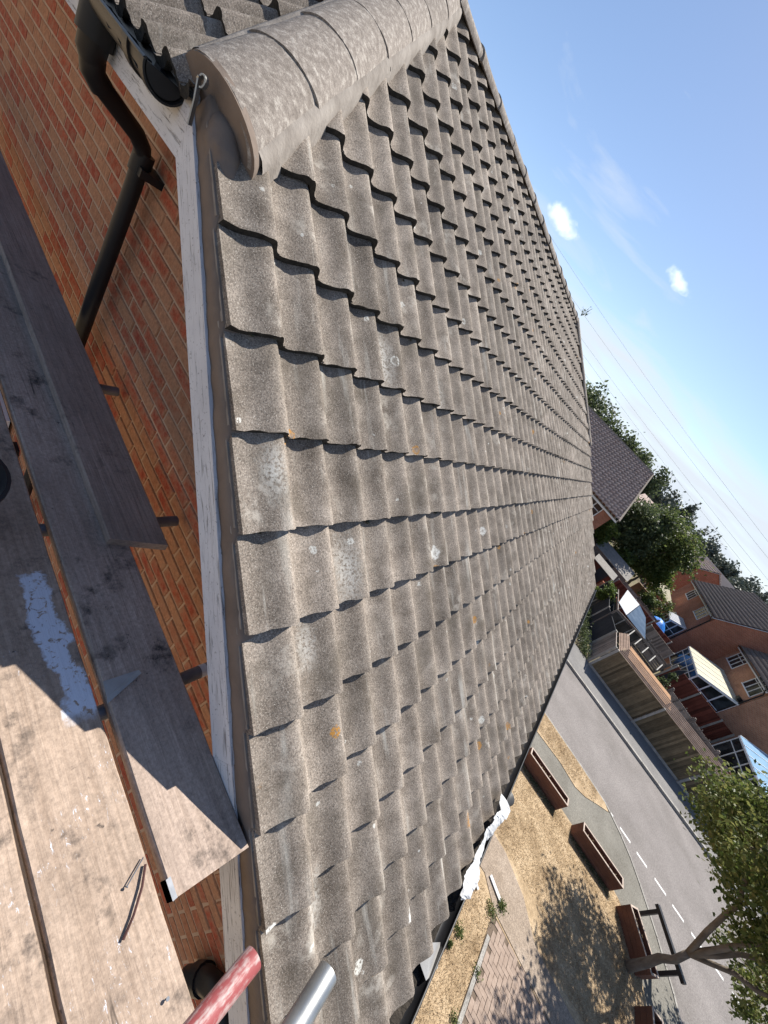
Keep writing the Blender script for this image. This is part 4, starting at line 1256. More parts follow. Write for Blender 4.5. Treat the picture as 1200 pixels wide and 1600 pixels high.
# ------------------------------------------------------------------ green verge weeds, white boards on the lawn
def leaf_quads(P, size, r, flat=0.0):
    k = len(P)
    a = r.normal(size=(k, 3)); a[:, 2] += flat; a /= np.linalg.norm(a, axis=1)[:, None]
    t = np.cross(a, r.normal(size=(k, 3))); t /= np.linalg.norm(t, axis=1)[:, None]
    b = np.cross(a, t)
    s = (size * r.uniform(.55, 1.25, k))[:, None]
    V = np.stack([P - t * s, P + b * s * .55 + a * s * .12, P + t * s, P - b * s * .55 + a * s * .12], 1).reshape(-1, 3)
    F = np.arange(k * 4, dtype=np.int32).reshape(k, 4)
    return V, F
def weed_patch(label, x, y, rad, n, mat=L_MID, h=.10):
    r = np.random.default_rng(int(x * 1000 + y * 77))
    d = r.normal(size=(n, 3)) * np.array([rad * .5, rad * .5, h * .5]); d[:, 2] = np.abs(d[:, 2]) + .01
    V, F = leaf_quads(d + np.array([x, y, 0]), .020, r, .6)
    tag(mobj('weed', npmesh('weed', V, F), mat), label, 'weed', 'green weeds in the dry grass')
for lab, x, y, rad, n in (('larger green weed in the straw grass below the plastic strip', 8.25, 5.70, .11, 220), ('small green weed beside the larger one in the straw grass', 8.17, 5.36, .045, 200),
                          ('scrubby weed where the concrete path meets the paving', 8.72, 6.70, .14, 240), ('dry scrub on the edge of the concrete path', 8.90, 7.02, .10, 340),
                          ('dark weed growing at the corner of the paving edging', 8.86, 5.62, .10, 110), ('green weed at the bottom edge of the photo beside the paving', 8.73, 4.76, .08, 90)):
    weed_patch(lab, x, y, rad, n)
for lab, a, b, w in (('white painted slat lying on the grass, nearest the gutter', (7.77, 6.08), (8.08, 6.17), .05), ('white painted slat lying on the grass, middle one of three', (7.88, 6.41), (8.14, 6.35), .055),
                     ('white painted slat lying on the grass, farthest of three', (8.01, 6.74), (8.29, 6.65), .06), ('flaking white board at the edge of the concrete path', (8.43, 7.19), (8.84, 7.06), .085)):
    mb = MB().beam((*a, .035), (*b, .035), w, .02)
    tag(mb.build('white_slat', M_WHITEPL), lab, 'slat', 'white slats on the ground')

# ------------------------------------------------------------------ planters and knee rail
def planter(label, cx_, cy_, ln, wd_, ang, h=.42):
    root = empty('planter', label, 'planter', (cx_, cy_, 0), 'timber planters along the footpath')
    root.rotation_euler = (0, 0, math.radians(ang))
    t = .035; nb = 3; bh = h / nb
    for k in range(nb):
        for s_ in (-1, 1):
            MB().box(-ln / 2, ln / 2, s_ * wd_ / 2 - t / 2, s_ * wd_ / 2 + t / 2, k * bh + .003, (k + 1) * bh - .003).build('side_plank', M_PLANT, root)
            MB().box(s_ * (ln / 2 - t / 2) - t / 2, s_ * (ln / 2 - t / 2) + t / 2, -wd_ / 2 + t / 2 + .001, wd_ / 2 - t / 2 - .001, k * bh + .003, (k + 1) * bh - .003).build('end_plank', M_PLANT, root)
    for s_ in (-1, 1):
        MB().box(-ln / 2 - .005, ln / 2 + .005, s_ * wd_ / 2 - t / 2 - .004, s_ * wd_ / 2 + t / 2 + .004, h - .002, h + .012).build('rim', M_PLANTRIM, root)
        MB().box(s_ * (ln / 2 - t / 2) - t / 2 - .004, s_ * (ln / 2 - t / 2) + t / 2 + .004, -wd_ / 2 + t / 2 + .005, wd_ / 2 - t / 2 - .005, h - .002, h + .011).build('rim', M_PLANTRIM, root)
    MB().box(-ln / 2 + t, ln / 2 - t, -wd_ / 2 + t / 2, wd_ / 2 - t / 2, .02, h - .15).build('soil', M_SOIL, root)
    r_ = np.random.default_rng(int(cx_ * 100))
    P = np.stack([r_.uniform(-ln / 2 + .06, ln / 2 - .06, 60), r_.uniform(-wd_ / 2 + .05, wd_ / 2 - .05, 60), r_.uniform(h - .14, h - .02, 60)], 1)
    V, F = leaf_quads(P, .02, r_, .3)
    mobj('dead_stalks', npmesh('dead_stalks', V, F), M_STRAW, root)
    return root
planter('brown timber planter half hidden behind the roof eave', 8.755, 11.03, 1.61, .27, 4.3)
planter('brown timber planter in the middle, standing alone between two others', 10.99, 11.13, 1.57, .28, 3.4)
planter('brown timber planter behind the tree trunk, in front of the black rail', 12.55, 10.50, 1.22, .30, -53)
planter('brown timber planter cut off by the bottom edge beyond the tree', 13.02, 8.47, 1.57, .30, -84)
kr = empty('knee_rail', 'black steel knee rail behind the tree trunk and planter', 'rail', (13.0, 10.95, 0))
ra, rb_ = Vector((12.66, 11.48, .75)), Vector((13.36, 10.46, .75)); dd = (rb_ - ra).normalized()
at_origin(MB().beam(ra - dd * .06, rb_ + dd * .10,   .10, .09).build('rail', M_BLACK, kr), kr)
for q in (ra + dd * .07, rb_ - dd * .08):
    at_origin(MB().beam((q.x, q.y, 0), (q.x, q.y, .70), .085, .085, up=dd).build('post', M_BLACK, kr), kr)
# weeds in the planter's shade
g = blades('shade_grass', [(8.0, 9.6, 10.62, 10.9, 1), (10.2, 11.8, 10.78, 10.98, 1)], 1500, L_DARK, .03, .10, .006, 0, 8)
tag(g, 'tufts of darker grass along the planter feet', kind='stuff')

# ------------------------------------------------------------------ trees
def branch_path(a, b, sag, r_, n=6):
    a = Vector(a); b = Vector(b)
    pts = []
    for i in range(n + 1):
        t = i / n
        p_ = a.lerp(b, t) + Vector((0, 0, sag * math.sin(math.pi * t)))
        if 0 < i < n:
            p_ += Vector((r_.uniform(-1, 1), r_.uniform(-1, 1), r_.uniform(-1, 1))) * (b - a).length * .025
        pts.append(p_)
    return pts
def tree(label, base, fork, clumps, nleaf, leaf, mat, name='tree', trunk_r=.12, seed=1, cat='tree', group=None, twig=True, spread=.42, mains=None):
    """clumps: list of (x,y,z,rx,rz); each clump gets a limb from the fork and leaves crowded near its skin"""
    r_ = random.Random(seed); r = np.random.default_rng(seed)
    root = empty(name, label, cat, base, group)
    tm = MB()
    base = Vector(base); fork = Vector(fork)
    pts = branch_path(base - Vector((0, 0, .15)), fork, 0, r_, 5)
    tm.tube(pts, [trunk_r * (1.25 - .5 * i / 5) for i in range(6)], 12)
    P = []
    tot = sum(c_[3] ** 2 * c_[4] for c_ in clumps)
    starts = []
    for m_ in (mains or []):
        p_ = branch_path(fork, m_, .12 * (Vector(m_) - fork).length, r_, 6)
        tm.tube(p_, [trunk_r * (.72 - .42 * i / 6) for i in range(7)], 9)
        starts += p_[3:]
    fork0 = fork
    for c_ in clumps:
        ctr = Vector(c_[:3])
        if starts:
            fork = min(starts, key=lambda q: (q - ctr).length + (.4 if q.z > ctr.z + .3 else 0))
        rr = trunk_r * (.22 if starts else .42) * min(1.2, (c_[3] / 1.0))
        p_ = branch_path(fork, ctr, .10 * (ctr - fork).length, r_, 6)
        tm.tube(p_, [rr * (1.15 - .75 * i / 6) for i in range(7)], 7)
        if twig:
            for k in range(5):
                d = Vector((r_.gauss(0, 1), r_.gauss(0, 1), r_.gauss(0, .8))).normalized()
                q0 = p_[r_.choice((3, 4, 5))]
                e = ctr + Vector((d.x * c_[3], d.y * c_[3], d.z * c_[4])) * .85
                tm.tube([q0, (q0 + e) / 2 + Vector((0, 0, .05)), e], [rr * .38, rr * .25, rr * .08], 5)
        k = max(12, int(nleaf * c_[3] ** 2 * c_[4] / tot))
        # leaves gathered on sub-clumps so the outline is uneven
        ns = max(6, int(k / 55))
        sd_ = r.normal(size=(ns, 3)); sd_ /= np.linalg.norm(sd_, axis=1)[:, None]
        sr = r.uniform(.45, 1.0, ns) ** .6
        sc_ = np.array(c_[:3]) + sd_ * sr[:, None] * np.array([c_[3], c_[3], c_[4]])
        idx = r.integers(0, ns, k)
        P.append(sc_[idx] + r.normal(size=(k, 3)) * np.array([c_[3], c_[3], c_[4]]) * spread * .42)
    P = np.concatenate(P)
    at_origin(tm.build('trunk', M_BARK, root, True, False), root)
    V, F = leaf_quads(P, leaf, r, .35)
    at_origin(mobj('crown', npmesh('crown', V, F), mat, root), root)
    return root
street_clumps = [(9.55, 9.55, 4.75, .42, .42), (10.1, 9.5, 4.75, .6, .5), (10.5, 9.8, 4.2, .55, .5), (10.9, 9.35, 4.9, .75, .7), (11.2, 9.7, 3.75, .6, .55), (11.5, 9.3, 4.6, .8, .8), (11.8, 9.8, 3.3, .5, .45),
                 (12.1, 9.2, 4.1, .8, .75), (12.5, 9.7, 3.1, .55, .5), (12.8, 9.4, 3.7, .8, .7), (13.2, 9.6, 2.75, .5, .45), (13.5, 9.3, 3.5, .8, .7), (12.0, 9.6, 5.6, 1.1, .9), (10.7, 9.6, 5.9, 1.0, .8), (13.0, 9.5, 5.0, 1.1, .9), (13.9, 9.7, 4.4, .9, .8),
                 (11.9, 9.2, 2.75, .35, .28), (12.4, 8.9, 2.7, .45, .35)]
_r = random.Random(31)
def deeper(c_, k):
    P = CAM + (Vector(c_[:3]) - CAM) * k
    return (P.x, P.y, P.z, c_[3] * k, c_[4] * k)
street_clumps = [deeper(c_, _r.choice((.95, 1.0, 1.06, 1.12, 1.18))) for c_ in street_clumps] + [(10.6, 11.6, 3.9, .7, .6), (11.4, 11.8, 3.6, .8, .7), (12.3, 11.9, 3.4, .8, .7), (11.0, 11.0, 4.6, .8, .7)]
tree('leafy street tree at the lower right, its trunk beside a planter', (12.57, 9.86, 0), (12.17, 9.62, 1.72), street_clumps[1:], 38000, .064, L_NEAR, 'street_tree', .088, 11, spread=.62, mains=[(10.6, 9.6, 4.3), (11.7, 9.3, 4.4), (12.6, 9.7, 3.9), (13.3, 9.4, 3.1)])
def mtree(label, x, y, zc, rx, rz, n, leaf, mat, seed, nb=9, group='garden trees behind the fences', name='tree', tr=.14):
    r_ = random.Random(seed); cl = []
    for k in range(nb):
        a = r_.uniform(0, 6.28); q = r_.uniform(.25, .72)
        zz = r_.uniform(-.72, .80)
        cl.append((x + rx * q * math.cos(a), y + rx * q * math.sin(a), zc + rz * zz, rx * r_.uniform(.38, .55), rz * r_.uniform(.30, .45)))
    return tree(label, (x, y, 0), (x, y, max(.3, zc - rz * .75)), cl, n, leaf, mat, name, tr, seed, 'tree' if name.endswith('tree') else 'shrub', group, twig=False, spread=.7)
mtree('dark broad garden tree right beside the far tiled roof', 5.6, 41.0, 4.3, 2.5, 2.6, 13000, .15, L_DARK, 3, 15)
mtree('tall light green garden tree in front of the terrace houses', 8.3, 44.0, 4.5, 3.0, 3.3, 19000, .15, L_MID, 4, 18)
mtree('bright green tree at the foot of the tall garden tree', 10.4, 45.5, 3.6, 1.9, 2.4, 8000, .14, L_BRIGHT, 5, 11)
mtree('bright low shrub between the shed and the dark garden tree', 4.9, 37.8, 2.6, 1.1, 1.4, 3600, .10, L_BRIGHT, 6, 8, name='shrub', tr=.06)
mtree('bright shrub behind the grey shed roof', 7.4, 40.0, 2.2, 1.3, 1.3, 3600, .10, L_BRIGHT, 7, 8, name='shrub', tr=.06)
mtree('bright shrub poking over the charcoal side fence', 8.05, 28.8, 1.55, .75, .75, 2400, .085, L_BRIGHT, 8, 7, name='shrub', tr=.04)
mtree('leafy shrub beside the blue tarpaulin', 12.6, 42.5, 2.0, 1.3, 1.2, 3000, .11, L_MID, 9, 8, name='shrub', tr=.05)
mtree('small garden shrub between the fences near the conservatory', 13.5, 27.3, 1.2, .55, .6, 900, .08, L_DARK, 10, 5, name='shrub', tr=.03)
r_ = random.Random(77)
for i, (x, y, zc, rx, rz) in enumerate([(-13, 62, 6.6, 4.0, 5.0), (-8.5, 58, 6.6, 3.8, 4.8), (-4.4, 57, 6.4, 3.6, 4.7), (-.6, 58, 5.9, 3.2, 4.6), (2.8, 62, 5.6, 2.9, 4.6)]):
    lab = ['leftmost tall tree behind the far tiled roof', 'second tall tree from the left behind the far tiled roof', 'middle tall tree behind the far tiled roof', 'fourth tall tree along behind the far tiled roof', 'tall tree just past the end of the far tiled roof'][i]
    mtree(lab, x, y, zc, rx, rz, 9000, .24, L_DARK, 40 + i, 16, 'tall trees behind the far roof', tr=.2)
for i in range(16):
    x = 3.5 + i * 3.4 + r_.uniform(-1, 1); y = 112 + r_.uniform(-12, 22)
    h = (12.6 - .045 * x + r_.uniform(-1.0, .9)) * (0.55 + .45 * y / 120)
    mtree(('pointed' if i % 5 == 3 else 'rounded') + ' distant tree on the skyline, the %s from the left' % ['first', 'second', 'third', 'fourth', 'fifth', 'sixth', 'seventh', 'eighth', 'ninth', 'tenth', 'eleventh', 'twelfth', 'thirteenth', 'fourteenth', 'fifteenth', 'sixteenth'][i],
          x, y, h * .52, 3.2 if i % 5 != 3 else 1.8, h * .5, 2600, .40, L_FAR, 60 + i, 12, 'distant skyline trees', tr=.25)
fw = []
r = np.random.default_rng(99)
P = np.stack([r.uniform(-90, 190, 26000), r.uniform(200, 260, 26000), r.uniform(0, 1, 26000)], 1)
top = 12.3 + 1.6 * np.sin(P[:, 0] * .11) + 1.1 * np.sin(P[:, 0] * .37 + 1) + .8 * np.sin(P[:, 0] * .9)
P[:, 2] = P[:, 2] ** .7 * top
V, F = leaf_quads(P, .8, r, .3)
tag(mobj('far_wood', npmesh('far_wood', V, F), L_FAR), 'far-off belt of woodland closing the horizon', kind='stuff')

# ------------------------------------------------------------------ fences and gardens across the road
def board_run(root, a, b, z0, z1, mat, w=.105, t=.012, face=-1, seed=0):
    a = Vector((*a, 0)); b = Vector((*b, 0)); d = (b - a); L_ = d.length; d.normalize(); nrm = Vector((d.y, -d.x, 0))
    n = int(L_ / (w - .004)); r_ = random.Random(seed)
    mesh = MB().hexa([(0, 0, 0), (w, -.012, 0), (w, t - .012 + .004, 0), (0, t, 0), (0, 0, 1), (w, -.012, 1), (w, t - .012 + .004, 1), (0, t, 1)]).mesh('board')
    mesh.materials.append(mat)
    for i in range(n):
        o = mobj('board', mesh, None, root)
        q = a + d * (i * L_ / n)
        h = z1 - z0 + r_.uniform(-.012, .004)
        o.matrix_local = Matrix.Translation(-root.location) @ Matrix.Translation(Vector((q.x, q.y, z0))) @ Matrix.Rotation(math.atan2(d.y, d.x), 4, 'Z') @ Matrix.Diagonal((1, 1, h, 1))
def fence(label, pts, z1, mat, posts=True, gravel=True, seed=0, name='garden_fence', w=.105, ph=.06, postmat=None, group=None):
    root = empty(name, label, 'fence', (pts[0][0], pts[0][1], 0), group)
    for i in range(len(pts) - 1):
        a, b = Vector((*pts[i], 0)), Vector((*pts[i + 1], 0)); d = (b - a).normalized()
        board_run(root, (a + d * .05)[:2], (b - d * .05)[:2], .17 if gravel else .03, z1, mat, w, seed=seed + i)
        if gravel:
            at_origin(MB().beam(a + Vector((0, 0, .085)) + d * .05, b + Vector((0, 0, .085)) - d * .05, .04, .17).build('gravel_board', M_POST, root), root)
        at_origin(MB().beam(a + Vector((0, 0, z1 + .012)), b + Vector((0, 0, z1 + .012)), .05, .024).build('capping', mat, root), root)
    if posts:
        for q in pts:
            at_origin(MB().box(q[0] - .05, q[0] + .05, q[1] - .07, q[1] + .04, 0, z1 + ph).build('post', postmat or M_POST, root), root)
    return root
fence('weathered greenish timber fence with concrete posts along the pavement', [(9.25, 21.35), (12.33, 21.38), (15.3, 21.38), (18.3, 21.38), (21.3, 21.38)], 1.68, M_FENCE, seed=1)
fence('brown timber fence panel turning the corner from the pavement', [(9.15, 21.55), (9.03, 23.77)], 1.64, M_FENCE2, seed=11)
fence('charcoal painted fence panels at the side of the garden', [(9.0, 23.9), (8.22, 26.45), (8.0, 29.6), (7.8, 33.0)], 1.62, M_DARKF, seed=21)
# sloping slatted screen on top of the front fence
ss = empty('slatted_screen', 'pale sloping slatted screen running along behind the fence top', 'screen', (9.3, 21.4, 0))
for k in range(7):
    t = k / 6
    z = 1.72 + .34 * t; yy = 21.40 + .34 * t
    at_origin(MB().beam((9.32 + .22 * t, yy, z), (21.3, yy, z), .018, .046, up=(0, 1, 1)).build('slat', M_SLAT, ss), ss)
    at_origin(MB().beam((9.32 + .22 * t, yy, z), (9.18 + .25 * t, 23.9, z), .018, .046, up=(1, 0, 1)).build('slat', M_SLAT, ss), ss)
for x in (9.6, 12.4, 15.3, 18.3, 21.2):
    at_origin(MB().beam((x, 21.46, 1.70), (x, 21.78, 2.03), .05, .03, up=(1, 0, 0)).build('bracket', M_SLAT, ss), ss)
    at_origin(MB().box(x - .04, x + .04, 21.74, 21.82, 0, 2.0).build('post', M_SLAT, ss), ss)
# low timber store roof behind the screen
ts = empty('timber_store', 'orange timber store with planked roof behind the slatted screen', 'shed', (11, 22.6, 0))
at_origin(MB().box(9.95, 12.6, 21.95, 23.3, 0, 1.72).build('wall', M_FENCE2, ts), ts)
for k in range(9):
    y0 = 21.88 + k * .165
    at_origin(MB().hexa([(9.85, y0, 1.74 + .012 * k), (12.7, y0, 1.74 + .012 * k), (12.7, y0 + .155, 1.75 + .012 * k), (9.85, y0 + .155, 1.75 + .012 * k), (9.85, y0, 1.762 + .012 * k), (12.7, y0, 1.762 + .012 * k), (12.7, y0 + .155, 1.772 + .012 * k), (9.85, y0 + .155, 1.772 + .012 * k)]).build('roof_plank', M_ORANGEW, ts), ts)
# pergola with white sheet roof
pg = empty('pergola', 'pergola with white sheet roof and dark glazed sides behind the corner', 'pergola', (9.4, 28, 0))
PC = [(8.45, 25.7), (10.5, 26.3), (10.2, 30.5), (8.2, 30.2)]
for (x, y) in PC:
    at_origin(MB().box(x - .05, x + .05, y - .05, y + .05, 0, 2.1).build('post', M_FENCE2, pg), pg)
def quad_slab(p, t=.02):
    return MB().hexa([(x, y, z) for x, y, z in p] + [(x, y, z + t) for x, y, z in p])
at_origin(quad_slab([(8.35, 27.0, 2.14), (9.05, 26.4, 2.12), (9.75, 30.7, 2.42), (8.6, 30.9, 2.42)]).build('roof_sheet', M_WROOF, pg), pg)
at_origin(quad_slab([(9.09, 26.4, 2.11), (10.75, 26.7, 2.02), (10.5, 30.2, 2.28), (9.79, 30.7, 2.41)]).build('roof_pane', M_GLASS, pg), pg)
for (a, b) in ((PC[0], PC[1]), (PC[0], PC[3])):
    at_origin(MB().beam((*a, 2.06), (*b, 2.06), .06, .09).build('beam', M_FENCE2, pg), pg)
    at_origin(MB().beam((*a, 1.35), (*b, 1.35), .02, 1.2).build('pane', M_GLASS, pg), pg)
for t in (.33, .66):
    q = Vector(PC[0]).lerp(Vector(PC[1]), t); at_origin(MB().box(q.x - .03, q.x + .03, q.y - .04, q.y + .03, .7, 2.02).build('mullion', M_POST, pg), pg)
for k in range(5):
    x = 9.5 + k * .55
    at_origin(MB().beam((x, 24.0 + .1 * k, 1.9), (x + .4, 26.0, 2.0), .05, .07).build('rafter', M_POST, pg), pg)
# inner garden fences
def lattice(label, a, b, z1, seed=0):
    root = empty('lattice_fence', label, 'fence', (a[0], a[1], 0))
    a = Vector((*a, 0)); b = Vector((*b, 0)); d = (b - a); L_ = d.length; d.normalize()
    n = int(round(L_ / 1.83))
    for i in range(n + 1):
        q = a + d * (L_ * i / n)
        at_origin(MB().box(q.x - .045, q.x + .045, q.y - .045, q.y + .045, 0, z1 + .06).build('post', M_FENCE2, root), root)
    for i in range(n):
        p0 = a + d * (L_ * i / n + .05); p1 = a + d * (L_ * (i + 1) / n - .05)
        m = int((z1 - .1) / .155)
        for k in range(m):
            z = .14 + k * .155
            at_origin(MB().beam((p0.x, p0.y, z), (p1.x, p1.y, z + random.uniform(-.01, .01)), .02, .142).build('slat', M_FENCE2, root), root)
        for t in (.02, .34, .66, .98):
            q = p0.lerp(p1, t)
            at_origin(MB().box(q.x - .025, q.x + .025, q.y - .035, q.y - .012, .08, z1).build('batten', M_FENCE2, root), root)
    return root
lattice('grey waney lap fence in front of the red stained fence', (13.3, 25.7), (17.8, 24.2), 1.70)
lattice('grey waney lap fence between the pergola and the red panels', (10.9, 30.0), (13.4, 29.4), 1.75)
fence('red stained fence panels below the cream roofed conservatory', [(14.2, 31.2), (16.1, 31.1), (17.9, 31.0), (18.8, 30.9)], 1.72, M_REDF, seed=31)
fence('red stained fence panels beside the blue glazed conservatory', [(16.6, 23.6), (18.4, 23.3), (20.2, 23.1)], 1.72, M_REDF, seed=41)
fence('red stained fence panels behind the pergola', [(8.3, 35.2), (10.2, 35.2), (12.1, 35.2), (13.9, 35.2)], 1.78, M_REDF, seed=51)
lattice('dark grey slatted fence behind the red stained panels', (8.6, 38.6), (13.0, 38.2), 1.70)
fence('grey brown fence panel between the tarpaulin and the pergola', [(11.9, 33.6), (14.0, 33.0)], 1.72, M_FENCE2, seed=61)
sh_ = empty('parasol_cover', 'folded charcoal parasol cover standing by the red fence', 'parasol', (13.9, 29.3, 0))
at_origin(MB().tube([(13.9, 29.3, 0), (13.9, 29.3, 1.0), (13.95, 29.3, 1.9), (14.0, 29.3, 2.35)], [.10, .20, .15, .03], 10).build('cover', M_DARKF, sh_, True), sh_)
# blue tarpaulin heap
tb = MB(); r_ = random.Random(12); n = 9
for i in range(n + 1):
    for j in range(n + 1):
        u, v_ = i / n * 2 - 1, j / n * 2 - 1
        tb.v.append((13.6 + .95 * u, 40.0 + 1.1 * v_, max(.02, 1.75 - .85 * (u * u + v_ * v_) ** .8 + r_.uniform(-.10, .10))))
for i in range(n):
    for j in range(n):
        a = i * (n + 1) + j; tb.f.append((a, a + n + 1, a + n + 2, a + 1))
tarp = tb.build('tarpaulin', M_TARP, None, True)
tag(tarp, 'crumpled bright blue tarpaulin over something in a garden', 'tarpaulin')
# cream garden gazebo
gz = empty('gazebo', 'small cream canvas gazebo in front of the terrace houses', 'gazebo', (13.6, 50.5, 0))
for (x, y) in ((12.3, 49.2), (14.9, 49.2), (12.3, 51.8), (14.9, 51.8)):
    at_origin(MB().box(x - .04, x + .04, y - .04, y + .04, 0, 2.05).build('pole', M_UPVC, gz), gz)
at_origin(MB().add([(12.1, 49.0, 2.0), (15.1, 49.0, 2.0), (15.1, 52.0, 2.0), (12.1, 52.0, 2.0), (13.6, 50.5, 2.9)], [(0, 1, 4), (1, 2, 4), (2, 3, 4), (3, 0, 4), (3, 2, 1, 0)]).build('canopy', M_CANVAS, gz), gz)
# sheds
def shed(label, x0, x1, y0, y1, ze, zr, wm, rm_, axis='x'):
    root = empty('shed', label, 'shed', ((x0 + x1) / 2, (y0 + y1) / 2, 0))
    ym = (y0 + y1) / 2
    at_origin(MB().extr([(x0, y0, 0), (x0, y0, ze), (x0, ym, zr - .03), (x0, y1, ze), (x0, y1, 0)], (x1 - x0, 0, 0)).build('wall', wm, root), root)
    for s_ in (0, 1):
        ya, yb = (y0 - .15, ym) if s_ == 0 else (y1 + .15, ym)
        zz = ze - .15 * (zr - ze) / (ym - y0)
        at_origin(quad_slab([(x0 - .12, ya, zz), (x1 + .12, ya, zz), (x1 + .12, yb, zr), (x0 - .12, yb, zr)], .035).build('roof_panel', rm_, root), root)
    at_origin(MB().box(x0 + (x1 - x0) * .4, x0 + (x1 - x0) * .4 + .8, y0 - .03, y0 - .004, .05, min(1.85, ze - .05)).build('door', M_DARKF, root), root)
    return root
shed('long garden shed with pale grey felt roof below the dark garden tree', 5.3, 8.9, 37.0, 40.6, 1.95, 2.55, M_FENCE2, M_SHEDROOF)
shed('small red walled store with pale roof in front of the grey shed', 6.0, 7.9, 34.0, 35.9, 1.62, 1.9, M_REDF, M_SHEDROOF)
wp = MB().extr([(3.9, 41.8, 0), (5.4, 41.2, 0), (5.4, 41.2, 2.2), (4.9, 41.4, 2.75), (3.9, 41.8, 2.5)], (.03, .25, 0))
tag(wp.build('summerhouse_gable', M_WROOF), 'white boarded summerhouse end beside the shed', 'summerhouse')
low_ = MB()
tag(MB().box(7.6, 9.4, 33.2, 33.45, 0, 1.1).build('garden_wall', M_FARB), 'low red brick garden wall beyond the charcoal fence', 'wall')
tag(MB().box(11.0, 14.2, 46.2, 46.45, 0, 1.5).build('garden_wall', M_FARB2), 'orange brick garden wall below the cream gazebo', 'wall')
gc = []
r = np.random.default_rng(5)
t = r.uniform(0, 1, 2600)
P = np.stack([9.0 - .9 * t + r.normal(0, .16, 2600) - .28, 21.6 + 6.6 * t + r.normal(0, .1, 2600), np.abs(r.normal(0, .17, 2600)) + .05], 1)
V, F = leaf_quads(P, .06, r, .4)
tag(mobj('ground_cover', npmesh('ground_cover', V, F), L_DARK), 'dark ground cover plants along the foot of the side fence', kind='stuff')

# ------------------------------------------------------------------ conservatories
def conservatory(label, x0, x1, y0, y1, ze, zr, roofmat, nb_x=3, nb_y=4, dwarf=.6):
    """lean-to: eave along x0 (facing -X), roof rising to x1; glazed -X and -Y faces"""
    root = empty('conservatory', label, 'conservatory', (x0, y0, 0))
    P_ = lambda mb, nm, mt: at_origin(mb.build(nm, mt, root), root)
    P_(MB().box(x0 + .04, x1, y0 + .04, y1, 0, dwarf).extr([(x1 - .05, y0 + .1, dwarf), (x1 - .05, y1, dwarf), (x1 - .05, y1, zr - .1), (x1 - .05, y0 + .1, zr - .1)], (.04, 0, 0)), 'dwarf_wall', M_FARB2)
    zf = lambda x: ze + (zr - ze) * (x - x0) / (x1 - x0)
    for i in range(nb_y + 1):
        y = y0 + (y1 - y0) * i / nb_y
        P_(MB().box(x0 - .03, x0 + .04, y - .04, y + .04, dwarf, ze), 'mullion', M_UPVC)
        if i < nb_y:
            y2 = y0 + (y1 - y0) * (i + 1) / nb_y
            P_(MB().box(x0 - .005, x0 + .01, y + .04, y2 - .04, dwarf + .05, ze - .06), 'pane', M_GLASS)
            P_(MB().box(x0 - .025, x0 + .03, y + .04, y2 - .04, ze - .55, ze - .50), 'transom', M_UPVC)
    for i in range(nb_x + 1):
        x = x0 + (x1 - x0) * i / nb_x
        P_(MB().box(x - .04, x + .04, y0 - .03, y0 + .04, dwarf, zf(x) - .02), 'mullion', M_UPVC)
        if i < nb_x:
            x2 = x0 + (x1 - x0) * (i + 1) / nb_x
            P_(MB().extr([(x + .04, y0 - .005, dwarf + .05), (x2 - .04, y0 - .005, dwarf + .05), (x2 - .04, y0 - .005, zf(x2) - .08), (x + .04, y0 - .005, zf(x) - .08)], (0, .015, 0)), 'pane', M_GLASS)
            P_(MB().box(x + .04, x2 - .04, y0 - .025, y0 + .03, ze - .55, ze - .50), 'transom', M_UPVC)
    P_(MB().box(x0 - .04, x0 + .05, y0, y1, dwarf - .01, dwarf + .05), 'sill', M_UPVC)
    P_(MB().box(x0, x1, y0 - .04, y0 + .05, dwarf - .008, dwarf + .052), 'sill', M_UPVC)
    P_(MB().box(x0 - .10, x0 + .05, y0 - .08, y1, ze - .05, ze + .05), 'eaves_beam', M_UPVC)
    P_(MB().beam((x0 - .05, y0 - .02, ze + .0), (x1, y0 - .02, zr), .08, .10), 'verge_beam', M_UPVC)
    ns = 5
    for i in range(ns):
        ya = y0 + (y1 - y0) * i / ns + .02; yb = y0 + (y1 - y0) * (i + 1) / ns - .02
        P_(quad_slab([(x0 - .08, ya, ze + .055), (x1, ya, zr + .055), (x1, yb, zr + .055), (x0 - .08, yb, ze + .055)], .02), 'roof_sheet', roofmat)
    for i in range(ns + 1):
        yy = y0 + (y1 - y0) * i / ns
        P_(MB().beam((x0 - .09, yy, ze + .085), (x1, yy, zr + .085), .035, .03), 'glazing_bar', M_UPVC)
    return root
conservatory('white framed conservatory with cream roof against the terrace house', 15.5, 17.88, 32.1, 37.6, 2.2, 2.95, M_POLYC, 3, 5)
conservatory('white framed conservatory with pale blue glazed roof at the right edge', 18.3, 20.9, 24.2, 29.4, 2.2, 3.1, M_BLUEGL, 3, 4)
conservatory('smaller white conservatory behind the blue tarpaulin', 14.1, 15.2, 41.2, 44.2, 2.0, 2.5, M_WROOF, 2, 3)

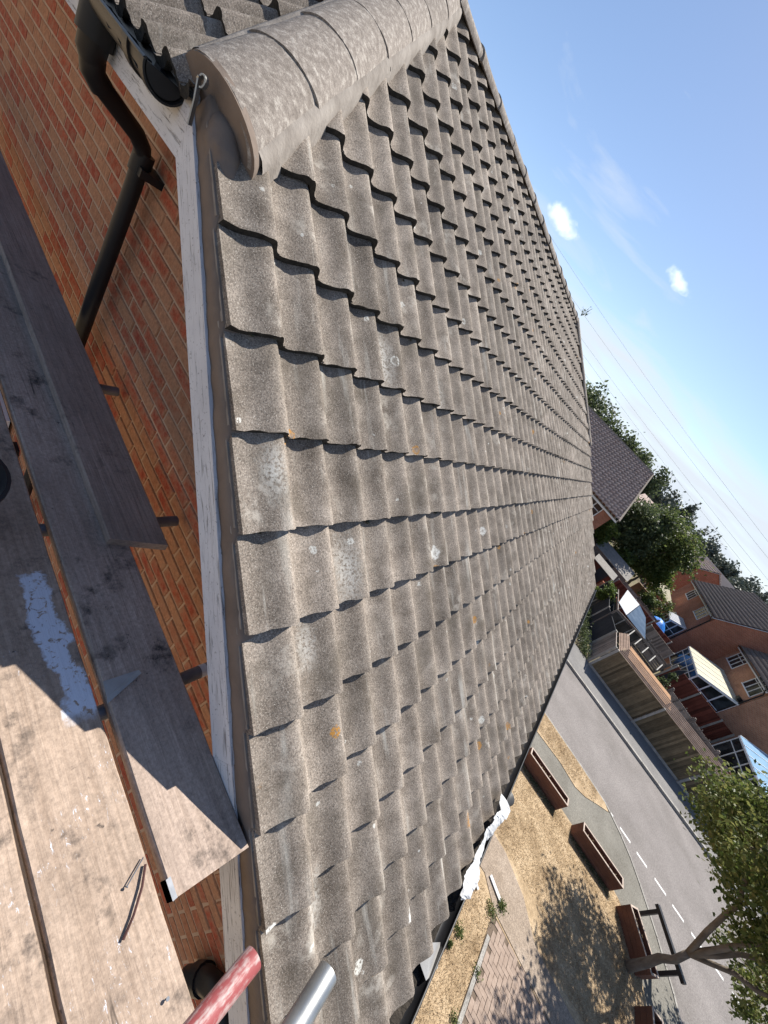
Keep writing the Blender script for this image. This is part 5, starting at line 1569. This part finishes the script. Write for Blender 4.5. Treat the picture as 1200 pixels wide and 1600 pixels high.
# ------------------------------------------------------------------ terrace houses
def window(root, face, c, w, h, z, off, nx=2, transom=True):
    """face 'x' => on a wall facing -X at x=c[0]; 'y' => facing -Y at y=c[1]"""
    fr = MB(); gl = MB(); t = .06
    def bx(a0, a1, z0, z1, d0, d1, mb):
        if face == 'x':
            mb.box(c[0] - d1, c[0] - d0, c[1] + a0, c[1] + a1, z0, z1)
        else:
            mb.box(c[0] + a0, c[0] + a1, c[1] - d1, c[1] - d0, z0, z1)
    gl_o = MB(); bx(-w / 2, w / 2, z, z + h, -.02, .012, gl_o)
    win = at_origin(gl_o.build('window', M_GLASS, root), root)
    def frm(a0, a1, z0, z1, nm, d1=.05, mt=M_UPVC):
        mb = MB(); bx(a0, a1, z0, z1, .0125, d1, mb)
        o = mb.build(nm, mt, win)
        return o
    frm(-w / 2 - t, w / 2 + t, z - .07, z, 'sill', .09)
    frm(-w / 2 - t, w / 2 + t, z + h, z + h + t, 'frame')
    frm(-w / 2 - t, -w / 2, z, z + h, 'frame'); frm(w / 2, w / 2 + t, z, z + h, 'frame')
    for i in range(1, nx):
        a = -w / 2 + w * i / nx
        frm(a - .03, a + .03, z, z + h, 'mullion', .045)
    if transom:
        for i in range(nx):
            a0 = -w / 2 + w * i / nx + .03; a1 = -w / 2 + w * (i + 1) / nx - .03
            frm(a0, a1, z + h * .66, z + h * .66 + .04, 'transom', .042)
    return win
def ridge_y_house(label, x0, x1, y0, y1, ze, zr, wm, rm_, oh=.28, pitch=.30, gauge=.345, front_gable=True):
    root = empty('terrace_house', label, 'house', ((x0 + x1) / 2, (y0 + y1) / 2, 0))
    xm = (x0 + x1) / 2
    at_origin(MB().extr([(x0, y0, 0), (x1, y0, 0), (x1, y0, ze - .02), (xm, y0, zr - .12), (x0, y0, ze - .02)], (0, y1 - y0, 0)).build('wall', wm, root), root)
    sl = math.hypot(xm - x0, zr - ze); ux = (xm - x0) / sl; uz = (zr - ze) / sl
    full = sl + oh
    V1, F1 = tiled_plane((x0 - oh * ux, y1, ze - oh * uz + .03), (0, -1, 0), (ux, 0, uz), y1 - y0 + .15, full, gauge, pitch, .075, .05)
    V2, F2 = tiled_plane((x1 + oh * ux, y0 - .15, ze - oh * uz + .03), (0, 1, 0), (-ux, 0, uz), y1 - y0 + .15, full, gauge, pitch, .05, .03)
    ro = at_origin(mobj('roof', npmesh('roof', np.concatenate([V1, V2]), np.concatenate([F1, F2 + len(V1)])), rm_, root), root)
    MB().beam((xm, y0 - .15, zr + .06), (xm, y1 + .1, zr + .06), .22, .14).build('ridge', rm_, ro)
    for s_ in (-1, 1):
        MB().beam((xm + s_ * (xm - x0 + oh * ux), y0 - .13, ze - oh * uz - .06), (xm, y0 - .13, zr - .05), .03, .18, up=(0, 1, 0)).build('barge_board', M_UPVC, ro)
    at_origin(MB().box(x0 - oh * ux - .02, x0 - oh * ux + .01, y0 - .1, y1, ze - oh * uz - .16, ze - oh * uz + .0).build('fascia', M_UPVC, root), root)
    gq, _ = gutter((x0 - oh * ux - .08, y0 - .1, ze - oh * uz + .0), (x0 - oh * ux - .08, y1, ze - oh * uz + .0), .055)
    at_origin(gq.build('gutter', M_PVC, root), root)
    at_origin(MB().tube([(x0 - oh * ux - .08, y0 + .12, ze - .25), (x0 - .08, y0 + .10, ze - .55), (x0 - .08, y0 + .10, 0)], .045, 8).build('downpipe', M_PVC, root), root)
    return root
H2 = ridge_y_house('red brick terrace house with tall plain gable facing the garden fences', 15.22, 22.8, 40.3, 56.0, 5.0, 8.40, M_FARB, M_FARROOF)
window(H2, 'x', (15.22, 43.5), 2.7, 1.25, 3.62, 0, 3)
window(H2, 'x', (15.22, 50.8), 2.7, 1.25, 3.62, 0, 3)
window(H2, 'x', (15.22, 46.5), 1.6, 1.2, .9, 0, 2)
H1 = ridge_y_house('nearer red brick terrace house cut off by the right edge', 17.9, 25.0, 32.0, 40.28, 5.0, 8.1, M_FARB2, M_FARROOF)
window(H1, 'x', (17.9, 38.5), 2.1, 1.15, 3.6, 0, 3)
window(H1, 'x', (17.9, 33.6), 2.1, 1.15, 3.75, 0, 3)
# gable window and vent hood low on the near house, glimpsed through the scaffold gap
window(house, 'y', (-.36, WALL_Y - .012), 1.2, 1.05, 3.08, 0, 2)
hp(MB().hexa([(.44, .20, 3.92), (.58, .20, 3.92), (.58, .30, 3.92), (.44, .30, 3.92), (.46, .25, 4.12), (.56, .25, 4.12), (.56, .30, 4.12), (.46, .30, 4.12)]).build('vent_hood', M_PVC))
# floodlight on the nearer terrace
at_origin(MB().box(17.62, 17.88, 32.35, 32.65, 3.05, 3.3).build('floodlight', M_PVC, H1), H1)
ridge_y_house('pink roofed terrace house just beyond the plain gable', 13.8, 20.4, 62.0, 72.0, 4.9, 7.35, M_FARB, M_FARROOF2)
ridge_y_house('terrace house with brown roof half hidden by the tall garden tree', 9.6, 17.5, 70.0, 90.0, 5.0, 8.2, M_FARB, M_FARROOF2)
ridge_y_house('far terrace house seen between the skyline trees and brown roof', 27.0, 36.0, 90.0, 104.0, 5.0, 8.6, M_FARB, M_FARROOF2)
tag(MB().extr([(18.0, 79, 5.0), (30.0, 79, 5.0), (30.0, 79, 7.35), (18.0, 79, 7.75)], (0, 5, 0)).build('far_building', M_RENDER), 'long pale rendered building beyond the terrace roofs', 'building')
# the tiled house across the gardens, its roof facing us
FH = empty('brick_house', 'red brick house across the gardens with its brown tiled slope facing us', 'house', (-2, 33, 0))
P_ = lambda mb, nm, mt: at_origin(mb.build(nm, mt, FH), FH)
P_(MB().extr([(4.05, 30.35, 0), (4.05, 41.6, 0), (4.05, 41.6, 5.0), (3.0, 36.0, 8.3), (4.05, 30.35, 5.0)], (-16, 0, 0)), 'wall', M_FARB)
sl = math.hypot(6.05, 3.6); uy, uz = 6.05 / sl, 3.6 / sl
V1, F1 = tiled_plane((-13.0, 29.95, 4.97), (1, 0, 0), (0, uy, uz), 17.4, sl, .375, .33, .085, .065, 3)
k_ = (V1[:, 2] - 4.97) / 3.6        # hipped right-hand edge
V1[:, 0] = np.minimum(V1[:, 0], 4.40 - 1.32 * k_)
fr_ = at_origin(mobj('roof', npmesh('roof', V1, F1), M_FARROOF2, FH), FH)
MB().add([(4.4, 29.95, 4.97), (4.4, 42.0, 4.97), (3.08, 36.0, 8.57)], [(0, 1, 2)]).build('hip_slope', M_FARROOF2, fr_)
MB().add([(4.4, 42.0, 4.97), (-13, 42.0, 4.97), (-13, 36.0, 8.57), (3.08, 36.0, 8.57)], [(0, 1, 2, 3)]).build('rear_slope', M_FARROOF2, fr_)
MB().beam((-13, 36.0, 8.62), (3.1, 36.0, 8.62), .24, .14).build('ridge', M_RIDGE, fr_)
MB().beam((4.42, 29.95, 5.0), (3.08, 36.0, 8.60), .14, .10).build('hip_ridge', M_RIDGE, fr_)
P_(MB().box(-13, 4.42, 29.93, 29.97, 4.76, 4.95), 'fascia', M_UPVC)
gq, _ = gutter((-13, 29.87, 4.95), (4.42, 29.87, 4.95), .055)
P_(gq, 'gutter', M_PVC)
window(FH, 'y', (2.35, 30.35), 1.7, 1.1, 3.62, 0, 3)
window(FH, 'y', (-2.0, 30.35), 1.7, 1.1, 3.62, 0, 3)
window(FH, 'y', (1.5, 30.35), 1.8, 1.2, 1.0, 0, 3)
tag(MB().extr([(3.6, 52, 6.0), (8.2, 52, 6.0), (7.4, 56, 7.35), (4.2, 56, 7.35)], (0, .3, -2.5)).build('far_building', M_FARROOF2), 'small brown roof seen between the dark tree and skyline trees', 'building')

# ------------------------------------------------------------------ overhead wires and small clouds
M_WIRE = simple('wire', (.30, .32, .35), (.36, .38, .41), 2, .6, 0)
for lab, a, b in (('lowest overhead power cable crossing the sky', (-36.7, 18.9), (53.3, 7.9)), ('second lowest overhead power cable crossing the sky', (-39.6, 22.1), (46.3, 13.0)), ('middle overhead power cable crossing the sky', (-39.4, 24.4), (43.1, 15.4)),
                  ('second highest overhead power cable crossing the sky', (-24.6, 26.6), (38.1, 19.1)), ('highest overhead power cable crossing the sky', (-6.7, 27.5), (34.3, 21.9))):
    sl_ = (b[1] - a[1]) / (b[0] - a[0])
    pts = []
    for i in range(25):
        x = -120 + 260 * i / 24
        pts.append((x, 150, a[1] + sl_ * (x - a[0]) + .0003 * (x - a[0]) * (x - b[0])))
    tag(MB().tube(pts, .035, 5).build('power_cable', M_WIRE, None, True, False), lab, 'cable', 'overhead power cables')
def cloud(label, dirv, dist, L_, H_, seed, rot):
    r_ = random.Random(seed)
    bm = bmesh.new()
    bmesh.ops.create_icosphere(bm, subdivisions=4, radius=1.0)
    for v_ in bm.verts:
        v_.co *= 1 + .10 * math.sin(v_.co.x * 4 + seed) + .08 * math.sin(v_.co.z * 5 + v_.co.y * 3)
        v_.co.x *= L_ * .5; v_.co.y *= L_ * .35; v_.co.z *= H_ * .5
    m = bpy.data.meshes.new('cloud'); bm.to_mesh(m); bm.free()
    o = mobj('cloud', m, M_CLOUD); o.location = CAM + Vector(dirv).normalized() * dist
    o.rotation_euler = (0, rot, 0)
    return tag(o, label, 'cloud')
M_CLOUD = bpy.data.materials.new('cloud_vapour'); M_CLOUD.use_nodes = True
nt = M_CLOUD.node_tree; nt.nodes.clear()
oo = nt.nodes.new("ShaderNodeOutputMaterial"); pv_ = nt.nodes.new("ShaderNodeVolumePrincipled")
pv_.inputs['Color'].default_value = (1, 1, 1, 1); pv_.inputs['Anisotropy'].default_value = .2
cg = coords(nt, 'Generated'); cv = coords(nt, 'Object')
sb_ = nt.nodes.new("ShaderNodeVectorMath"); sb_.operation = 'SUBTRACT'; sb_.inputs[1].default_value = (.5, .5, .5); nt.links.new(cg, sb_.inputs[0])
ln_ = nt.nodes.new("ShaderNodeVectorMath"); ln_.operation = 'LENGTH'; nt.links.new(sb_.outputs[0], ln_.inputs[0])
rad_ = math_(nt, 'ADD', math_(nt, 'MULTIPLY', ln_.outputs['Value'], 2.0), math_(nt, 'MULTIPLY', math_(nt, 'SUBTRACT', noise(nt, cv, .036, 7, .7), .5), 2.9))
dn = math_(nt, 'MULTIPLY', mrange(nt, rad_, .80, -.15), .030)
nt.links.new(dn, pv_.inputs['Density']); nt.links.new(pv_.outputs[0], oo.inputs['Volume'])
cloud('small white puffy cloud nearer the roof ridge', (-.491, .843, .219), 1500, 165, 54, 1, .12)
cloud('smaller ragged white cloud farther right in the sky', (-.269, .921, .281), 1500, 125, 34, 2, .14)
